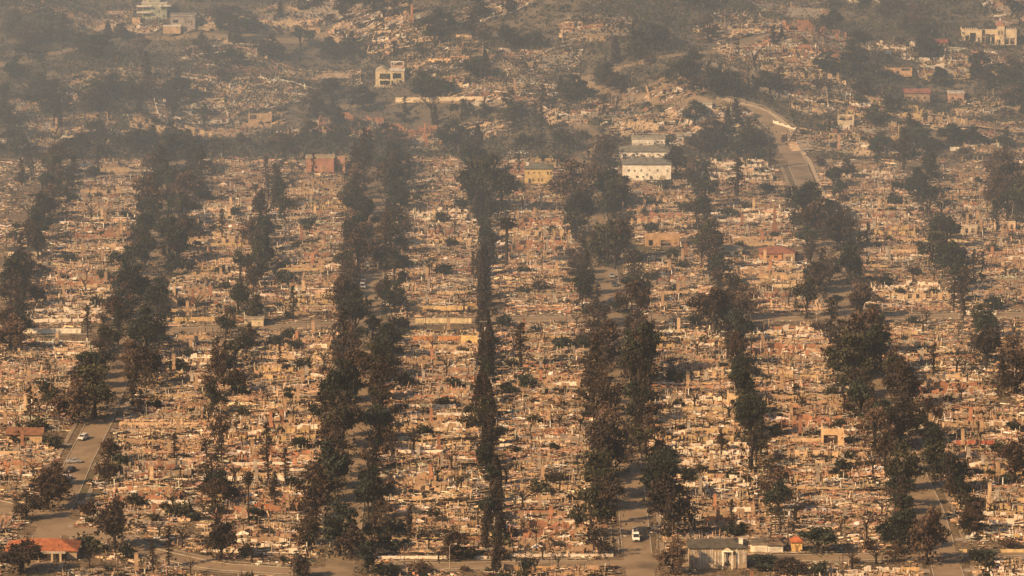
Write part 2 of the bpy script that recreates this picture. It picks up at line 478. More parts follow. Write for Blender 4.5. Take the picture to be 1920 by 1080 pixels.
lots = []
for blk in range(5):
    for side in (0, 1):
        if blk == 0 and side == 0: continue
        y = 1280.0
        while y < 1982:
            a, b = sx(blk, y), sx(blk + 1, y)
            wd = b - a
            x = a + wd * (0.285 if side == 0 else 0.715) + random.uniform(-1.2, 1.2)
            p = pixel(x, y, 0)
            if not near_cross(x, y, 12.5) and -90 < p[0] < 2010 and p[1] < 1110 and not kept(x, y):
                lots.append((x, y, blk if side == 0 else blk + 1, 'right' if side == 0 else 'left'))
            y += random.uniform(14.6, 16.6)
lots.sort(key=lambda t: t[1])
NEAR, FAR = lots[:292], lots[292:]
seen = {}
for (x, y, st, side) in NEAR:
    k = random.randrange(NV); v = RUIN[k]; ms = MESH[k]
    q = (st, side); seen[q] = seen.get(q, 0) + 1
    what = ('ruin, %s chimney, %s walls' % (v['cname'], v['wname'])) if ms['chimney'] else ('chimneyless ruin, %s %s walls' % ('tall' if v['tall'] > 1.4 else 'low', v['wname']))
    where = '%s up %s side of %s' % (nth(seen[q]), side, SNAME[st].replace('a street beyond the frame', 'the last column'))
    rz = random.choice([0, math.pi]) + random.uniform(-.06, .06)
    r = thing('house_ruin', '%s, %s' % (what, where), 'house ruin', (x, y, 0), rz, 'burned house ruins along the streets', (random.uniform(.95, 1.12), random.uniform(.92, 1.05), random.uniform(.85, 1.15)))
    link('foundation', ms['foundation'], M_PAVE, r)
    link('wall', ms['wall'], M_WALL, r)
    o = link('rubble', ms['rubble'], M_DEBRIS, r); o['kind'] = 'stuff'
    if ms['chimney']:
        c = link('chimney', ms['chimney'], M_WALL, r); c.location = v['cpos']; c.rotation_euler = (0, 0, -rz)

# far ruins, past the three hundred nearest, and the wrecked houses of the hillside: one mass of rubble
far = MB()
HILL_RUIN = [(60, 275), (210, 262), (130, 235), (330, 250), (450, 250), (560, 245), (660, 240), (760, 262), (880, 255), (980, 250), (60, 130), (150, 135), (110, 30), (230, 60), (460, 120), (520, 165), (400, 160), (600, 150),
    (700, 50), (760, 75), (830, 105), (850, 118), (1010, 120), (1060, 50), (1120, 55), (1170, 60), (985, 170), (950, 180), (1100, 215), (1160, 235), (1060, 215), (1250, 215), (1210, 240), (1390, 60), (1420, 40), (1480, 30), (1530, 60),
    (1520, 85), (1660, 95), (1700, 100), (1480, 175), (1540, 170), (1440, 185), (1600, 180), (1560, 210), (1660, 215), (1730, 225), (1850, 215), (1900, 190), (1620, 255), (1740, 255), (1850, 260), (1560, 270), (1660, 285), (480, 190), (560, 200),
    (380, 200), (300, 160), (190, 150), (1290, 160), (1350, 130), (1240, 170), (1310, 60), (920, 25), (980, 30), (520, 50), (440, 45), (620, 20), (1800, 140), (1900, 110), (1330, 240), (820, 215), (700, 200), (60, 200), (360, 220)]
for (x, y, st, side) in FAR:
    v = RUIN[random.randrange(NV)]
    for q in ('foundation', 'wall', 'rubble'): far.merge(v[q], (x, y, 0), random.choice([0, math.pi]), 1.0, random.uniform(.85, 1.1))
HILL_RUIN += [(1440, 110), (1480, 100), (1520, 115), (1500, 140), (1420, 95), (1850, 120), (1780, 110)]
HILL_RUIN += [(random.uniform(-10, 1930), random.uniform(4, 286)) for _ in range(10)]
for (px, py) in HILL_RUIN:
    if random.random() < .22 or any(a < px < c and b < py < e for a, b, c, e in [(240, 10, 395, 80), (1785, 50, 1925, 105), (700, 130, 765, 175), (1425, 225, 1545, 330)]): continue
    x, y, z, s = ground(px, py); v = RUIN[random.randrange(NV)]
    far.merge(v['wall'], (x, y, z + .6), random.uniform(-.3, .3), random.uniform(1, 1.5), random.uniform(.9, 1.15), True)
    far.merge(v['foundation'], (x, y, z + .4), random.uniform(-.2, .2), 1.2, 1.3, True)
    far.merge(v['rubble'], (x, y, z + .35), random.uniform(-.4, .4), 1.2, random.uniform(.7, 1.0), True)
    if random.random() < .3: far.merge(RUIN[random.randrange(NV)]['rubble'], (*(lambda a, b: (a, b, float(height(a, b)) + .35))(x + random.uniform(-9, 9), y + random.uniform(3, 9)),), random.uniform(-.4, .4), 1.05, random.uniform(.7, 1.0), True)
o = struct('far_rubble', far, M_DEBRIS, 'stuff')
o['label'] = 'burned house rubble covering the far lots and the hillside'; o['category'] = 'rubble'

# chimneys left standing on the far lots and on the hill
CH_PX = [(772, 48, 9.5, TERRA, 'tall terracotta'), (965, 184, 8.5, TAN, 'slender tan'), (797, 265, 8, TERRA, 'rust coloured'), (1573, 285, 7, PINK, 'pinkish'), (106, 252, 7, PINK, 'leaning pinkish'), (947, 32, 7, GREY, 'grey'), (1615, 118, 5, CREAM, 'cream'),
    (1452, 440, 11, BRICK, 'very tall dark brick'), (327, 580, 9, CREAM, 'pale cream'), (371, 442, 6.5, CREAM, 'squat cream'), (823, 850, 6, BRICK, 'dark red brick'), (1855, 955, 8, CREAM, 'split cream and red'), (508, 805, 6, TERRA, 'plain terracotta')]
for k, (px, py, h, c, nm) in enumerate(CH_PX):
    x, y, z, s = ground(px, py)
    where = ['on the upper hillside', 'over a stone pile on the hill', 'above the long roadside wall', 'beside the hedge right of the bending road', 'among the hillside scrub', 'by the top hillside ruin', 'on the right hillside', 'above the red roofed bungalow', 'beside the leftmost street trees', 'near the top of the leftmost street', "among rubble left of the narrow hedge row", 'in the far corner column of ruins', 'by the parked cars street'][k]
    tag(link('chimney_stack', chimney_mb(c, h, 2.0 if h > 7 else 1.6), M_WALL), '%s chimney standing alone %s' % (nm, where), 'chimney', 'lone chimneys').location = (x, y, z - .2)

# loose debris over every yard
N = 300000
Yd = rng.uniform(1270, 1995, N); half = Yd * 0.1085 + 8
Xd = rng.uniform(-1, 1, N) * half
sxs = np.stack([np.interp(Yd, np.linspace(1260, 2000, 60), [sx(i, q) for q in np.linspace(1260, 2000, 60)]) for i in range(1, 5)])
ok = np.abs(Xd[None] - sxs).min(0) > 8.2
for i in range(3):
    ok &= np.abs(Yd - np.interp(Xd, CROSS[i][:, 0], CROSS[i][:, 1])) > (np.where(Xd < -75, 10.5, 4.6) if i == 0 else (4.6 if i == 1 else 2.6))
# thinner cover in patches, so bare ground shows
ok &= (np.sin(Xd / 9 + 2 * np.sin(Yd / 21)) + np.sin(Yd / 13 + 1.7 * np.sin(Xd / 17)) + rng.normal(0, .5, N)) > -0.62
Xd, Yd = Xd[ok], Yd[ok]; N = len(Xd)
L = rng.lognormal(-1.2, 0.5, N)
S = np.stack([L * rng.uniform(1, 3.8, N), L * rng.uniform(.4, 1.2, N), L * rng.uniform(.12, .5, N)], 1)
up = rng.random(N) < .03
S[up, 2] = rng.uniform(.9, 2.4, up.sum()); S[up, 0] = rng.uniform(.08, .35, up.sum()); S[up, 1] = .12
db = MB()
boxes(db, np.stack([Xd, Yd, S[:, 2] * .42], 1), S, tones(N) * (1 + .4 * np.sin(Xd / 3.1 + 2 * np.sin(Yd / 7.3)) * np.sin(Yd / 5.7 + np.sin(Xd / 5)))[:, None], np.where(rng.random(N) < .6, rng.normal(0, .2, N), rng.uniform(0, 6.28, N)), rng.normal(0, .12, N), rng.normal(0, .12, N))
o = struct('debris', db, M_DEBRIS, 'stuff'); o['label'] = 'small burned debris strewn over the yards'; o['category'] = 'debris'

# driveways
dv = MB()
for (x, y, st, side) in lots:
    if random.random() < .55:
        c = sx(st, y); sg = 1 if side == 'right' else -1
        a, b = sorted((c + sg * 8.05, c + sg * random.uniform(13, 22))); yy = y + random.choice([-6.2, 6.4])
        boxes(dv, [[(a + b) / 2, yy, 0.06]], [[b - a, random.uniform(2.8, 4), 0.15]], np.array(random.choice([GREY, TAN, ASH, CREAM])) * .85)
        a2, b2 = sorted((c + sg * 4.78, c + sg * 6.58))
        boxes(dv, [[(a2 + b2) / 2, yy, 0.06]], [[b2 - a2, 3.2, 0.14]], np.array(GREY) * .9)
struct('driveway', dv, M_PAVE)

# ------------------------------------------------------------------ trees
def crown_pts(n_cl, per, rx, rz, zc, shell=0.55, clump=1.0, top=1.0):
    P, C = [], []
    for k in range(n_cl):
        u = rng.normal(size=3); u /= np.linalg.norm(u)
        r = rng.uniform(shell, 1.0) ** 0.8
        c = np.array([u[0] * rx * r, u[1] * rx * r, zc + u[2] * rz * r * (top if u[2] > 0 else 1)])
        s = clump * rng.uniform(.6, 1.3)
        q = rng.normal(size=(per, 3)) * s * np.array([.62, .62, .45]) + c
        P.append(q); C.append(np.full(per, rng.uniform(.65, 1.35)))
    return np.concatenate(P), np.concatenate(C)

def limbs(mb, h0, rx, zc, rz, n, r0, c):
    for k in range(n):
        a = k * 6.283 / n + random.uniform(-.5, .5)
        e = np.array([math.cos(a) * rx * random.uniform(.5, .9), math.sin(a) * rx * random.uniform(.5, .9), zc + rz * random.uniform(-.3, .7)])
        s = np.array([0, 0, h0 * random.uniform(.75, 1.05)])
        m = s * .5 + e * .5 + np.array([0, 0, -0.4])
        tube(mb, [s, m, e], [r0, r0 * .6, r0 * .2], c, 5, False)

BROWN = np.array([.075, .050, .036]); DKBR = np.array([.042, .032, .026]); OLIVE = np.array([.048, .046, .028]); DKGR = np.array([.030, .036, .026]); BARK = np.array([.035, .028, .023])
def tree_variant(kind, dense=False):
    t, c = MB(), MB()
    if kind in ('scorched_tree', 'evergreen_tree'):
        h = 10.0; green = kind == 'evergreen_tree'
        tube(t, [(0, 0, -.3), (random.uniform(-.2, .2), 0, 2.4), (random.uniform(-.5, .5), random.uniform(-.4, .4), 6)], [.38, .3, .16], BARK * 1.1, 7)
        base = [BROWN, BROWN * .8, BROWN * 1.35, DKBR * 1.2][random.randrange(4)] if not green else [OLIVE, DKGR, DKGR * .9][random.randrange(3)]
        nl = 7 if dense else random.choice([3, 4, 5, 6])
        for q in range(nl):
            a = q * 6.283 / nl + random.uniform(-.6, .6); ro = random.uniform(1.2, 3.0) if nl > 1 else 0
            lx = random.uniform(1.5, 2.6); lz = random.uniform(1.5, 2.6); zc = random.uniform(3.6, 7.2) if q else 10 - lz
            if not q: ro *= .35
            cx_, cy_ = math.cos(a) * ro, math.sin(a) * ro
            tube(t, [(0, 0, 2.2), (cx_ * .6, cy_ * .6, zc * .7), (cx_, cy_, zc + .6)], [.2, .13, .05], BARK, 5, False)
            for e_ in range(3 if green else 6):
                tube(t, [(cx_ * .7, cy_ * .7, zc * .8), (cx_ + random.uniform(-lx, lx), cy_ + random.uniform(-lx, lx), zc + random.uniform(-.4, 1) * lz)], [.08, .02], BARK, 4, False)
            P, m = crown_pts((14 if dense else random.choice([3, 5, 8, 10])) if not green else random.choice([9, 12, 14]), 34 if not green else 48, lx, lz, zc, .25, .85 if green else .7)
            P[:, 0] += cx_; P[:, 1] += cy_; P[:, 2] = np.maximum(P[:, 2], .7 + rng.uniform(0, .8, len(P)))
            leaves(c, P, .30 if green else .27, base * m[:, None] * rng.uniform(.7, 1.3, (len(P), 1)) * random.uniform(.85, 1.2))
        P = rng.normal(size=(130, 3)) * np.array([1.9, 1.9, 1.0]); P[:, 2] = np.abs(P[:, 2]) * .9 + .3
        leaves(c, P, .3, base * rng.uniform(.6, 1.2, (130, 1)))
    elif kind == 'cypress_tree':
        h = 9.0
        tube(t, [(0, 0, -.3), (0, 0, h * .9)], [.22, .05], BARK, 6)
        n = 900; z = rng.uniform(.6, h, n); rr = 1.25 * np.clip(1.15 - (z / h) ** 1.6, .08, 1) * rng.uniform(.5, 1.15, n); a = rng.uniform(0, 6.28, n)
        leaves(c, np.stack([np.cos(a) * rr, np.sin(a) * rr, z], 1), .3, DKBR * rng.uniform(.6, 1.4, (n, 1)))
    elif kind == 'conifer_tree':
        h = 14.0
        tube(t, [(0, 0, -.3), (0.1, 0, h * .5), (0, 0, h)], [.4, .25, .04], BARK, 6)
        P = []
        for k in range(46):
            z = 2.6 + (h - 3) * (k / 46) ** .9; L = (3.6 * (1 - z / h) + .5) * random.uniform(.6, 1.1); a = random.uniform(0, 6.28)
            e = np.array([math.cos(a) * L, math.sin(a) * L, z - L * .12])
            tube(t, [(0, 0, z), e], [.07, .02], BARK, 4, False)
            f = rng.uniform(.25, 1.05, (22, 1))
            P.append(np.array([0, 0, z]) * (1 - f) + e * f + rng.normal(0, .28, (22, 3)) * np.array([1, 1, .5]))
        P = np.concatenate(P)
        leaves(c, P, .26, (DKGR if random.random() < .5 else DKBR) * rng.uniform(.6, 1.4, (len(P), 1)))
    elif kind == 'bare_tree':
        h = 7.0
        tube(t, [(0, 0, -.3), (.1, .05, 2.2), (.0, .1, 3.6)], [.25, .19, .13], BARK * 1.2, 6)
        for k in range(9):
            a = k * .7 + random.uniform(-.3, .3); L = random.uniform(1.4, 2.8); z0 = random.uniform(1.8, 3.5); z1 = z0 + random.uniform(1.2, 3.4)
            e = np.array([math.cos(a) * L, math.sin(a) * L, z1]); s0 = np.array([0.05, .05, z0])
            tube(c, [s0, s0 * .45 + e * .55 + [0, 0, .2], e], [.1, .07, .025], BARK, 4, False)
            for q in range(5):
                f = random.uniform(.4, 1); s1 = s0 * (1 - f) + e * f
                tube(c, [s1, s1 + np.array([random.uniform(-1, 1), random.uniform(-1, 1), random.uniform(.2, 1.2)])], [.045, .015], BARK * .9, 3, False)
    elif kind == 'sapling':
        tube(t, [(0, 0, -.1), (.05, 0, 1.7), (random.uniform(-.3, .3), 0, random.uniform(3, 4.4))], [.09, .07, .025], CHAR, 5)
        for q in range(5):
            z = random.uniform(1.2, 3); a = random.uniform(0, 6.28); L = random.uniform(.4, 1.1)
            tube(c, [(0.03, 0, z), (math.cos(a) * L, math.sin(a) * L, z + random.uniform(.3, .9))], [.04, .015], CHAR, 4, False)
    elif kind in ('shrub', 'hedge_bush'):
        for k in range(4):
            a = random.uniform(0, 6.28); tube(t, [(0, 0, -.1), (math.cos(a) * .5, math.sin(a) * .5, .9)], [.06, .03], BARK, 4, False)
        P, m = crown_pts(14, 30, 1.25, .75, .95, .3, .55)
        P[:, 2] = np.abs(P[:, 2])
        leaves(c, P, .2, [OLIVE, DKGR, BROWN][random.randrange(3)] * m[:, None] * rng.uniform(.7, 1.3, (len(P), 1)))
    elif kind == 'palm_tree':
        h = 14.5
        tube(t, [(0, 0, -.3), (.15, 0, h * .5), (0, 0, h - 1)], [.33, .24, .2], BARK * 1.3, 7)
        n = 520; u = rng.normal(size=(n, 3)); u /= np.linalg.norm(u, axis=1)[:, None]
        P = u * rng.uniform(.3, 1.7, (n, 1)) * np.array([1.1, 1.1, 1.2]) + np.array([0, 0, h - 1.2])
        leaves(c, P, .28, DKBR * rng.uniform(.6, 1.4, (n, 1)))
    return t.mesh(kind + '_trunk'), c.mesh(kind + '_crown')
NVT = {'scorched_tree': 16, 'evergreen_tree': 14, 'cypress_tree': 6, 'conifer_tree': 6, 'bare_tree': 7, 'sapling': 6, 'shrub': 5, 'hedge_bush': 6, 'palm_tree': 2}
TREE = {k: [tree_variant(k, k == 'scorched_tree' and q < 5) for q in range(n)] for k, n in NVT.items()}
TALL = {'scorched_tree': 10, 'evergreen_tree': 10, 'cypress_tree': 9, 'conifer_tree': 14, 'bare_tree': 7, 'sapling': 4, 'shrub': 1.8, 'hedge_bush': 1.8, 'palm_tree': 15}
WIDE = {'scorched_tree': 8.8, 'evergreen_tree': 8.8, 'cypress_tree': 2.6, 'conifer_tree': 7, 'bare_tree': 5, 'sapling': 1.5, 'shrub': 3, 'hedge_bush': 3, 'palm_tree': 3.6}
CAT = {'scorched_tree': 'tree', 'evergreen_tree': 'evergreen', 'cypress_tree': 'cypress', 'conifer_tree': 'conifer', 'bare_tree': 'bare tree', 'sapling': 'sapling', 'shrub': 'shrub', 'hedge_bush': 'hedge bush', 'palm_tree': 'palm'}
def tree(kind, x, y, z, h, wd, label, group, dense=False):
    t, c = TREE[kind][random.randrange(5 if dense else NVT[kind])]
    r = thing(kind, label, CAT[kind], (x, y, z), random.uniform(0, 6.28), group)
    r.scale = (wd / WIDE[kind], wd / WIDE[kind], h / TALL[kind])
    link('trunk', t, M_BARK, r)
    link('crown' if kind not in ('sapling', 'bare_tree') else 'branches', c, M_LEAF if kind not in ('sapling', 'bare_tree') else M_BARK, r)
    return r
LOOKS = {'scorched_tree': 'brown scorched tree', 'evergreen_tree': 'dark green surviving tree', 'cypress_tree': 'narrow blackened cypress', 'conifer_tree': 'tall thin conifer', 'bare_tree': 'bare blackened tree'}

# single trees that stand out, by where their feet are in the photograph
BIG = [
    ('scorched_tree', 215, 1030, 15.5, 13, 'round scorched tree on the verge of the diagonal street, shadow on the asphalt'),
    ('scorched_tree', 1253, 1006, 19, 16, "largest brown tree beside the white van, right of its street"),
    ('evergreen_tree', 1108, 1012, 17, 13, "dense dark tree left of the white van's street"),
    ('scorched_tree', 1688, 838, 17, 13, 'big round brown tree beside the parked car on the rightmost street'),
    ('scorched_tree', 1614, 598, 13, 11, 'scorched tree with forked pale trunk by the rightmost street crossing'),
    ('evergreen_tree', 1512, 597, 15, 9, 'dark upright tree left of the forked pale trunk tree'),
    ('evergreen_tree', 1748, 497, 14, 12, 'round very dark tree standing alone in bright rubble'),
    ('scorched_tree', 1082, 398, 21, 21, 'huge brown crowned tree beside the yellow house'),
    ('evergreen_tree', 1150, 410, 18, 13, 'tall green tree between the huge brown tree and the white house'),
    ('evergreen_tree', 912, 402, 25, 21, 'giant dark conifer at the head of the narrow hedge row'),
    ('evergreen_tree', 882, 392, 19, 16, 'tall dark tree hugging the left flank of the giant conifer'),
    ('evergreen_tree', 940, 396, 17, 14, 'tall dark tree hugging the right flank of the giant conifer'),
    ('scorched_tree', 114, 938, 9, 9, 'brown tree by the white pickup on the leftmost street'),
    ('scorched_tree', 98, 912, 8, 9, 'brown tree in the yard beside the white pickup'),
    ('scorched_tree', 205, 905, 6, 6, 'small scorched tree on the verge across from the white pickup'),
    ('evergreen_tree', 880, 330, 14, 12, 'dark tree behind the giant conifer'),
    ('conifer_tree', 1382, 372, 17, 13, 'skeletal pine with see-through branches below the bending road'),
    ('conifer_tree', 976, 690, 16, 12, 'skeletal pine with layered branches alone in central rubble'),
    ('palm_tree', 950, 502, 19, 8, 'tall burned palm with pale trunk beside the hedge row'),
    ('palm_tree', 466, 985, 16, 4, 'thin tall palm left with a small tuft near the white walls'),
    ('evergreen_tree', 726, 506, 9, 14, 'low dark green dome tree above the white car'),
    ('evergreen_tree', 1532, 1036, 8, 12, 'low spreading evergreen right of the orange roofed shed'),
    ('evergreen_tree', 1686, 1036, 12, 12, 'dark pyramidal evergreen by the right corner junction'),
    ('scorched_tree', 1738, 1058, 17, 12, 'thick trunked tree on the corner, long trunk shadow over the road'),
    ('bare_tree', 341, 1026, 8, 8, 'bare tree below the long white wall by the diagonal street'),
    ('scorched_tree', 415, 1050, 13, 10, 'ragged brown tree at the end of the diagonal street'),
    ('scorched_tree', 90, 955, 11, 12, 'purple brown tree on the corner of the leftmost street'),
    ('scorched_tree', 50, 975, 9, 9, 'small brown tree beside the corner kerb, leftmost'),
    ('scorched_tree', 208, 868, 8, 8, 'small round shrubby tree right of the leftmost street'),
    ('conifer_tree', 1694, 318, 18, 10, 'dark green conifer on the hill by long white walls'),
    ('evergreen_tree', 1268, 330, 13, 11, 'dark tree right of the big white house'),
    ('scorched_tree', 1888, 395, 24, 16, 'large brown tree at the far right edge below the hill'),
    ('evergreen_tree', 1330, 475, 13, 12, 'dark tree left of the low grey garage'),
    ('scorched_tree', 1340, 625, 17, 18, 'widest brown tree in the yards left of the rightmost street'),
    ('scorched_tree', 1392, 600, 13, 11, 'brown tree touching the widest tree, beside cream walls'),
    ('scorched_tree', 1530, 450, 16, 14, 'brown tree right of the red roofed bungalow'),
    ('scorched_tree', 1570, 470, 15, 13, 'brown tree on the kerb above the rightmost street car'),
    ('evergreen_tree', 30, 562, 17, 13, 'dark tree beside the left edge above cream walls'),
    ('scorched_tree', 20, 660, 13, 14, 'scorched tree beside the left edge at the white wall'),
    ('scorched_tree', 40, 1075, 10, 14, 'dark brown tree in front of the orange roofed house'),
    ('bare_tree', 410, 1000, 9, 8, 'bare tree right of the long white wall'),
    ('scorched_tree', 1850, 680, 13, 13, 'brown tree at right beyond the white fence'),
    ('scorched_tree', 1905, 740, 14, 14, 'brown tree cut by the right edge'),
    ('scorched_tree', 1903, 905, 14, 11, 'brown tree at the right edge above bright rubble'),
    ('scorched_tree', 1262, 1078, 11, 9, 'brown tree left of the whitewashed house'),
    ('scorched_tree', 1484, 1079, 5.5, 10, 'brown tree hiding the ground before the white garages'),
    ('evergreen_tree', 1430, 1066, 4, 12, 'green bush like tree in front of the white garages'),
]
for kind, px, py, h, wd, lab in BIG:
    x, y, z, s = ground(px, py)
    tree(kind, x, y, z, h, wd, lab, None, kind == 'scorched_tree')

ROWS = []       # street or block, offset, py from, py to, spacing, [kind, weight], height, width, where
K1 = (('scorched_tree', .47), ('evergreen_tree', .31), ('bare_tree', .13), ('conifer_tree', .09))
K2 = (('scorched_tree', .42), ('evergreen_tree', .38), ('bare_tree', .12), ('conifer_tree', .08))
for st, off, p0, p1, spc, kk, h, wd in [
    (1, -7.2, 795, 292, 11, K1, 11.5, 10.5), (1, 7.4, 750, 320, 13.5, K1, 11, 9.5),
    (2, -7.2, 1075, 300, 11, K1, 12, 10.5), (2, 7.2, 1075, 300, 12, K1, 11.5, 9.5),
    (3, -7.4, 985, 585, 12.5, K1, 12, 10.5), (3, -7.6, 585, 410, 12, K1, 13, 11), (3, 7.6, 960, 740, 13, K2, 12.5, 11), (3, 7.8, 740, 490, 11, K2, 12, 10), (3, 7.4, 405, 296, 13, K2, 13, 10.5),
    (4, -7.4, 1030, 900, 13, K2, 11, 9.5), (4, -7.4, 890, 640, 12.5, K1, 11.5, 10.5), (4, -7.4, 580, 405, 13.5, K1, 11, 10), (4, 7.4, 1000, 860, 13, K1, 11, 9.5), (4, 7.6, 820, 620, 13, K1, 11.5, 10.5), (4, 7.4, 560, 395, 19, K1, 10.5, 9)]:
    ROWS.append((('s', st), off, p0, p1, spc, kk, h, wd))
OPEN = {1: [(445, 470), (800, 1000)], 2: [(375, 400), (520, 575), (1000, 1040)], 3: [(425, 450), (515, 585), (755, 770), (905, 1090)], 4: [(490, 515), (625, 650), (870, 885), (940, 1090)]}
def is_open(st, y):
    p = pixel(sx(st, y), y, 0)[1]
    return any(a < p < b for a, b in OPEN.get(st, ()))
count = {}
for (_, st), off, p0, p1, spc, kk, h, wd in ROWS:
    y = ground(960, p0)[1]; y1 = ground(960, p1)[1]
    while y < y1:
        op = is_open(st, y) or is_open(st, y - 9)
        x = sx(st, y) + (off * .8 + random.gauss(0, 2.3) if not op else math.copysign(7.6 + abs(random.gauss(0, 1.5)), off))
        p = pixel(x, y, 6)
        if not near_cross(x, y, 5.5) and -70 < p[0] < 1990:
            kd = random.choices([a for a, b in kk], [b for a, b in kk])[0]
            side = 'left' if off < 0 else 'right'
            q = (st, side); count[q] = count.get(q, 0) + 1
            f = random.choice([.5, .7, .85, 1, 1, 1.1, 1.3, 1.5]) * random.uniform(.92, 1.08) * (.85 if op else 1)
            hh, ww = (h * f, wd * (.45 + .55 * f) * random.uniform(.85, 1.2)) if kd != 'bare_tree' else (8 * f, 6.5 * f)
            if kd == 'conifer_tree': hh, ww = 13 * f, 6.5 * f
            tree(kd, x, y, 0, hh, ww, '%s, %s tree up the %s kerb of %s' % (LOOKS[kd], nth(count[q]), side, SNAME[st]), 'street trees')
        y += spc * random.uniform(.35, 1.45)

K3 = (('scorched_tree', .27), ('evergreen_tree', .28), ('bare_tree', .25), ('conifer_tree', .2))
BACK = [([(398, 965), (402, 870), (408, 780), (428, 700), (445, 610), (470, 520), (500, 420), (525, 300)], 9.5, K3, 10, 7.5, 'the backyards left of the parked cars street'),
    ([(926, 1075), (918, 800), (912, 600), (906, 450), (890, 285)], 9.0, (('cypress_tree', .8), ('bare_tree', .08), ('evergreen_tree', .12)), 11, 5.0, 'the narrow hedge row'),
    ([(1452, 960), (1425, 850), (1398, 740), (1385, 660), (1345, 560), (1322, 440), (1300, 330)], 12, K3, 11, 9, 'the backyards left of the rightmost street'),
    ([(1895, 745), (1855, 650), (1800, 545), (1758, 440), (1722, 330)], 13.5, K3, 11, 9.5, 'the backyards right of the rightmost street'),
    ([(8, 660), (45, 520), (85, 420), (108, 310)], 13, K1, 11, 10, 'the backyards left of the leftmost street'),
    ([(1893, 430), (1878, 330)], 16, K1, 15, 11, 'the far right edge')]
for pts, spc, kk, h, wd, where in BACK:
    P = np.array([ground(*p)[:2] for p in pts]); y = P[0, 1]; k = 0
    while y < P[-1, 1]:
        x = float(np.interp(y, P[:, 1], P[:, 0])) + random.gauss(0, 2.8 if wd > 6 else 1.3)
        if not near_cross(x, y, 5.5):
            k += 1; kd = random.choices([a for a, b in kk], [b for a, b in kk])[0]; f = random.uniform(.75, 1.25)
            hh, ww = (h * f, wd * random.uniform(.8, 1.2)) if kd != 'bare_tree' else (7.5 * f, 6 * f)
            if kd == 'conifer_tree': hh, ww = 11.5 * f, 5.5 * f
            if kd == 'cypress_tree': hh, ww = 9.5 * f * random.uniform(.7, 1.2), random.uniform(2.2, 5.0)
            if kd == 'evergreen_tree' and wd < 6: hh, ww = 8.5 * f, 6
            tree(kd, x, y, 0, hh, ww, '%s, %s tree up %s' % (LOOKS[kd], nth(k), where), 'backyard trees')
        y += spc * random.uniform(.75, 1.3)

# smaller growth among the ruins: burned saplings, bare trees, shrubs
def free(x, y):
    return min(abs(x - sx(i, y)) for i in range(6)) > 9 and not near_cross(x, y, 8)
for kd, n, lo, hi, lab, grp in (('sapling', 230, 2.6, 5.5, 'thin black charred sapling standing in the house rubble', 'charred saplings in the rubble'),
                          ('bare_tree', 150, 4.5, 9.5, 'bare blackened tree standing among the house ruins', 'bare trees among the ruins'),
                          ('shrub', 290, 1.4, 4.2, 'scorched dark shrub in a burned yard', 'scorched yard shrubs')):
    k = 0
    while k < n:
        y = 1290 + 690 * random.random() ** 1.15; x = random.uniform(-1, 1) * y * .107
        if not free(x, y): continue
        h = random.uniform(lo, hi)
        tree(kd, x, y, 0, h, WIDE[kd] * h / TALL[kd] * random.uniform(.9, 1.3), lab, grp); k += 1

n = 0
while n < 170:
    y = random.uniform(1300, 1985); st = random.choice([1, 2, 2, 3, 3, 4]); sg = random.choice([-1, 1]); x = sx(st, y) + sg * random.uniform(8.2, 12.5)
    if near_cross(x, y, 7): continue
    h = random.uniform(1.8, 4.5); n += 1
    tree('hedge_bush', x, y, 0, h, random.uniform(3.5, 6.5), 'dark hedge bush under the street trees', 'hedge bushes under the street trees')

# trees and bushes along the front street
for k in range(46):
    x = random.uniform(-80, 145); sg = random.choice([-1, -1, 1]); y = cy(0, x) + sg * random.uniform(5, 8.5)
    if min(abs(x - sx(i, y)) for i in (2, 3, 4)) < 8 or kept(x, y, 2) or 1270 < pixel(x, y, 0)[0] < 1510 and sg < 0: continue
    kd = ('hedge_bush', 'bare_tree', 'bare_tree', 'hedge_bush', 'hedge_bush', 'scorched_tree')[k % 6]; h = {'hedge_bush': random.uniform(1.5, 3.6), 'bare_tree': random.uniform(4, 7), 'scorched_tree': random.uniform(5, 9)}[kd]
    tree(kd, x, y, 0, h, WIDE[kd] * h / TALL[kd] * random.uniform(1, 1.6), {'hedge_bush': 'dark bush on the verge of the front street', 'bare_tree': 'bare blackened tree on the verge of the front street', 'scorched_tree': 'small brown scorched tree on the verge of the front street'}[kd], 'growth along the front street')

k = 0
while k < 46:
    y = 1290 + 680 * random.random(); x = random.uniform(-1, 1) * y * .107
    if not free(x, y) or kept(x, y): continue
    h = random.uniform(7, 13); tree('conifer_tree', x, y, 0, h, 7 * h / 14 * random.uniform(.7, 1.2), 'thin burned conifer standing in a house yard', 'burned conifers in the yards'); k += 1
k = 0
while k < 60:
    i = random.choice([0, 1, 3, 4]); y = 1290 + 680 * random.random(); x = (sx(i, y) + sx(i + 1, y)) / 2 + random.gauss(0, 6)
    if not free(x, y) or kept(x, y) or abs(x) > y * .108: continue
    kd = random.choice(['scorched_tree', 'bare_tree', 'bare_tree']); f = random.uniform(.5, .95); k += 1
    tree(kd, x, y, 0, 9 * f, 8 * f, {'scorched_tree': 'small scorched brown tree in the backyards', 'bare_tree': 'leafless blackened tree in the backyards'}[kd], 'small backyard trees')

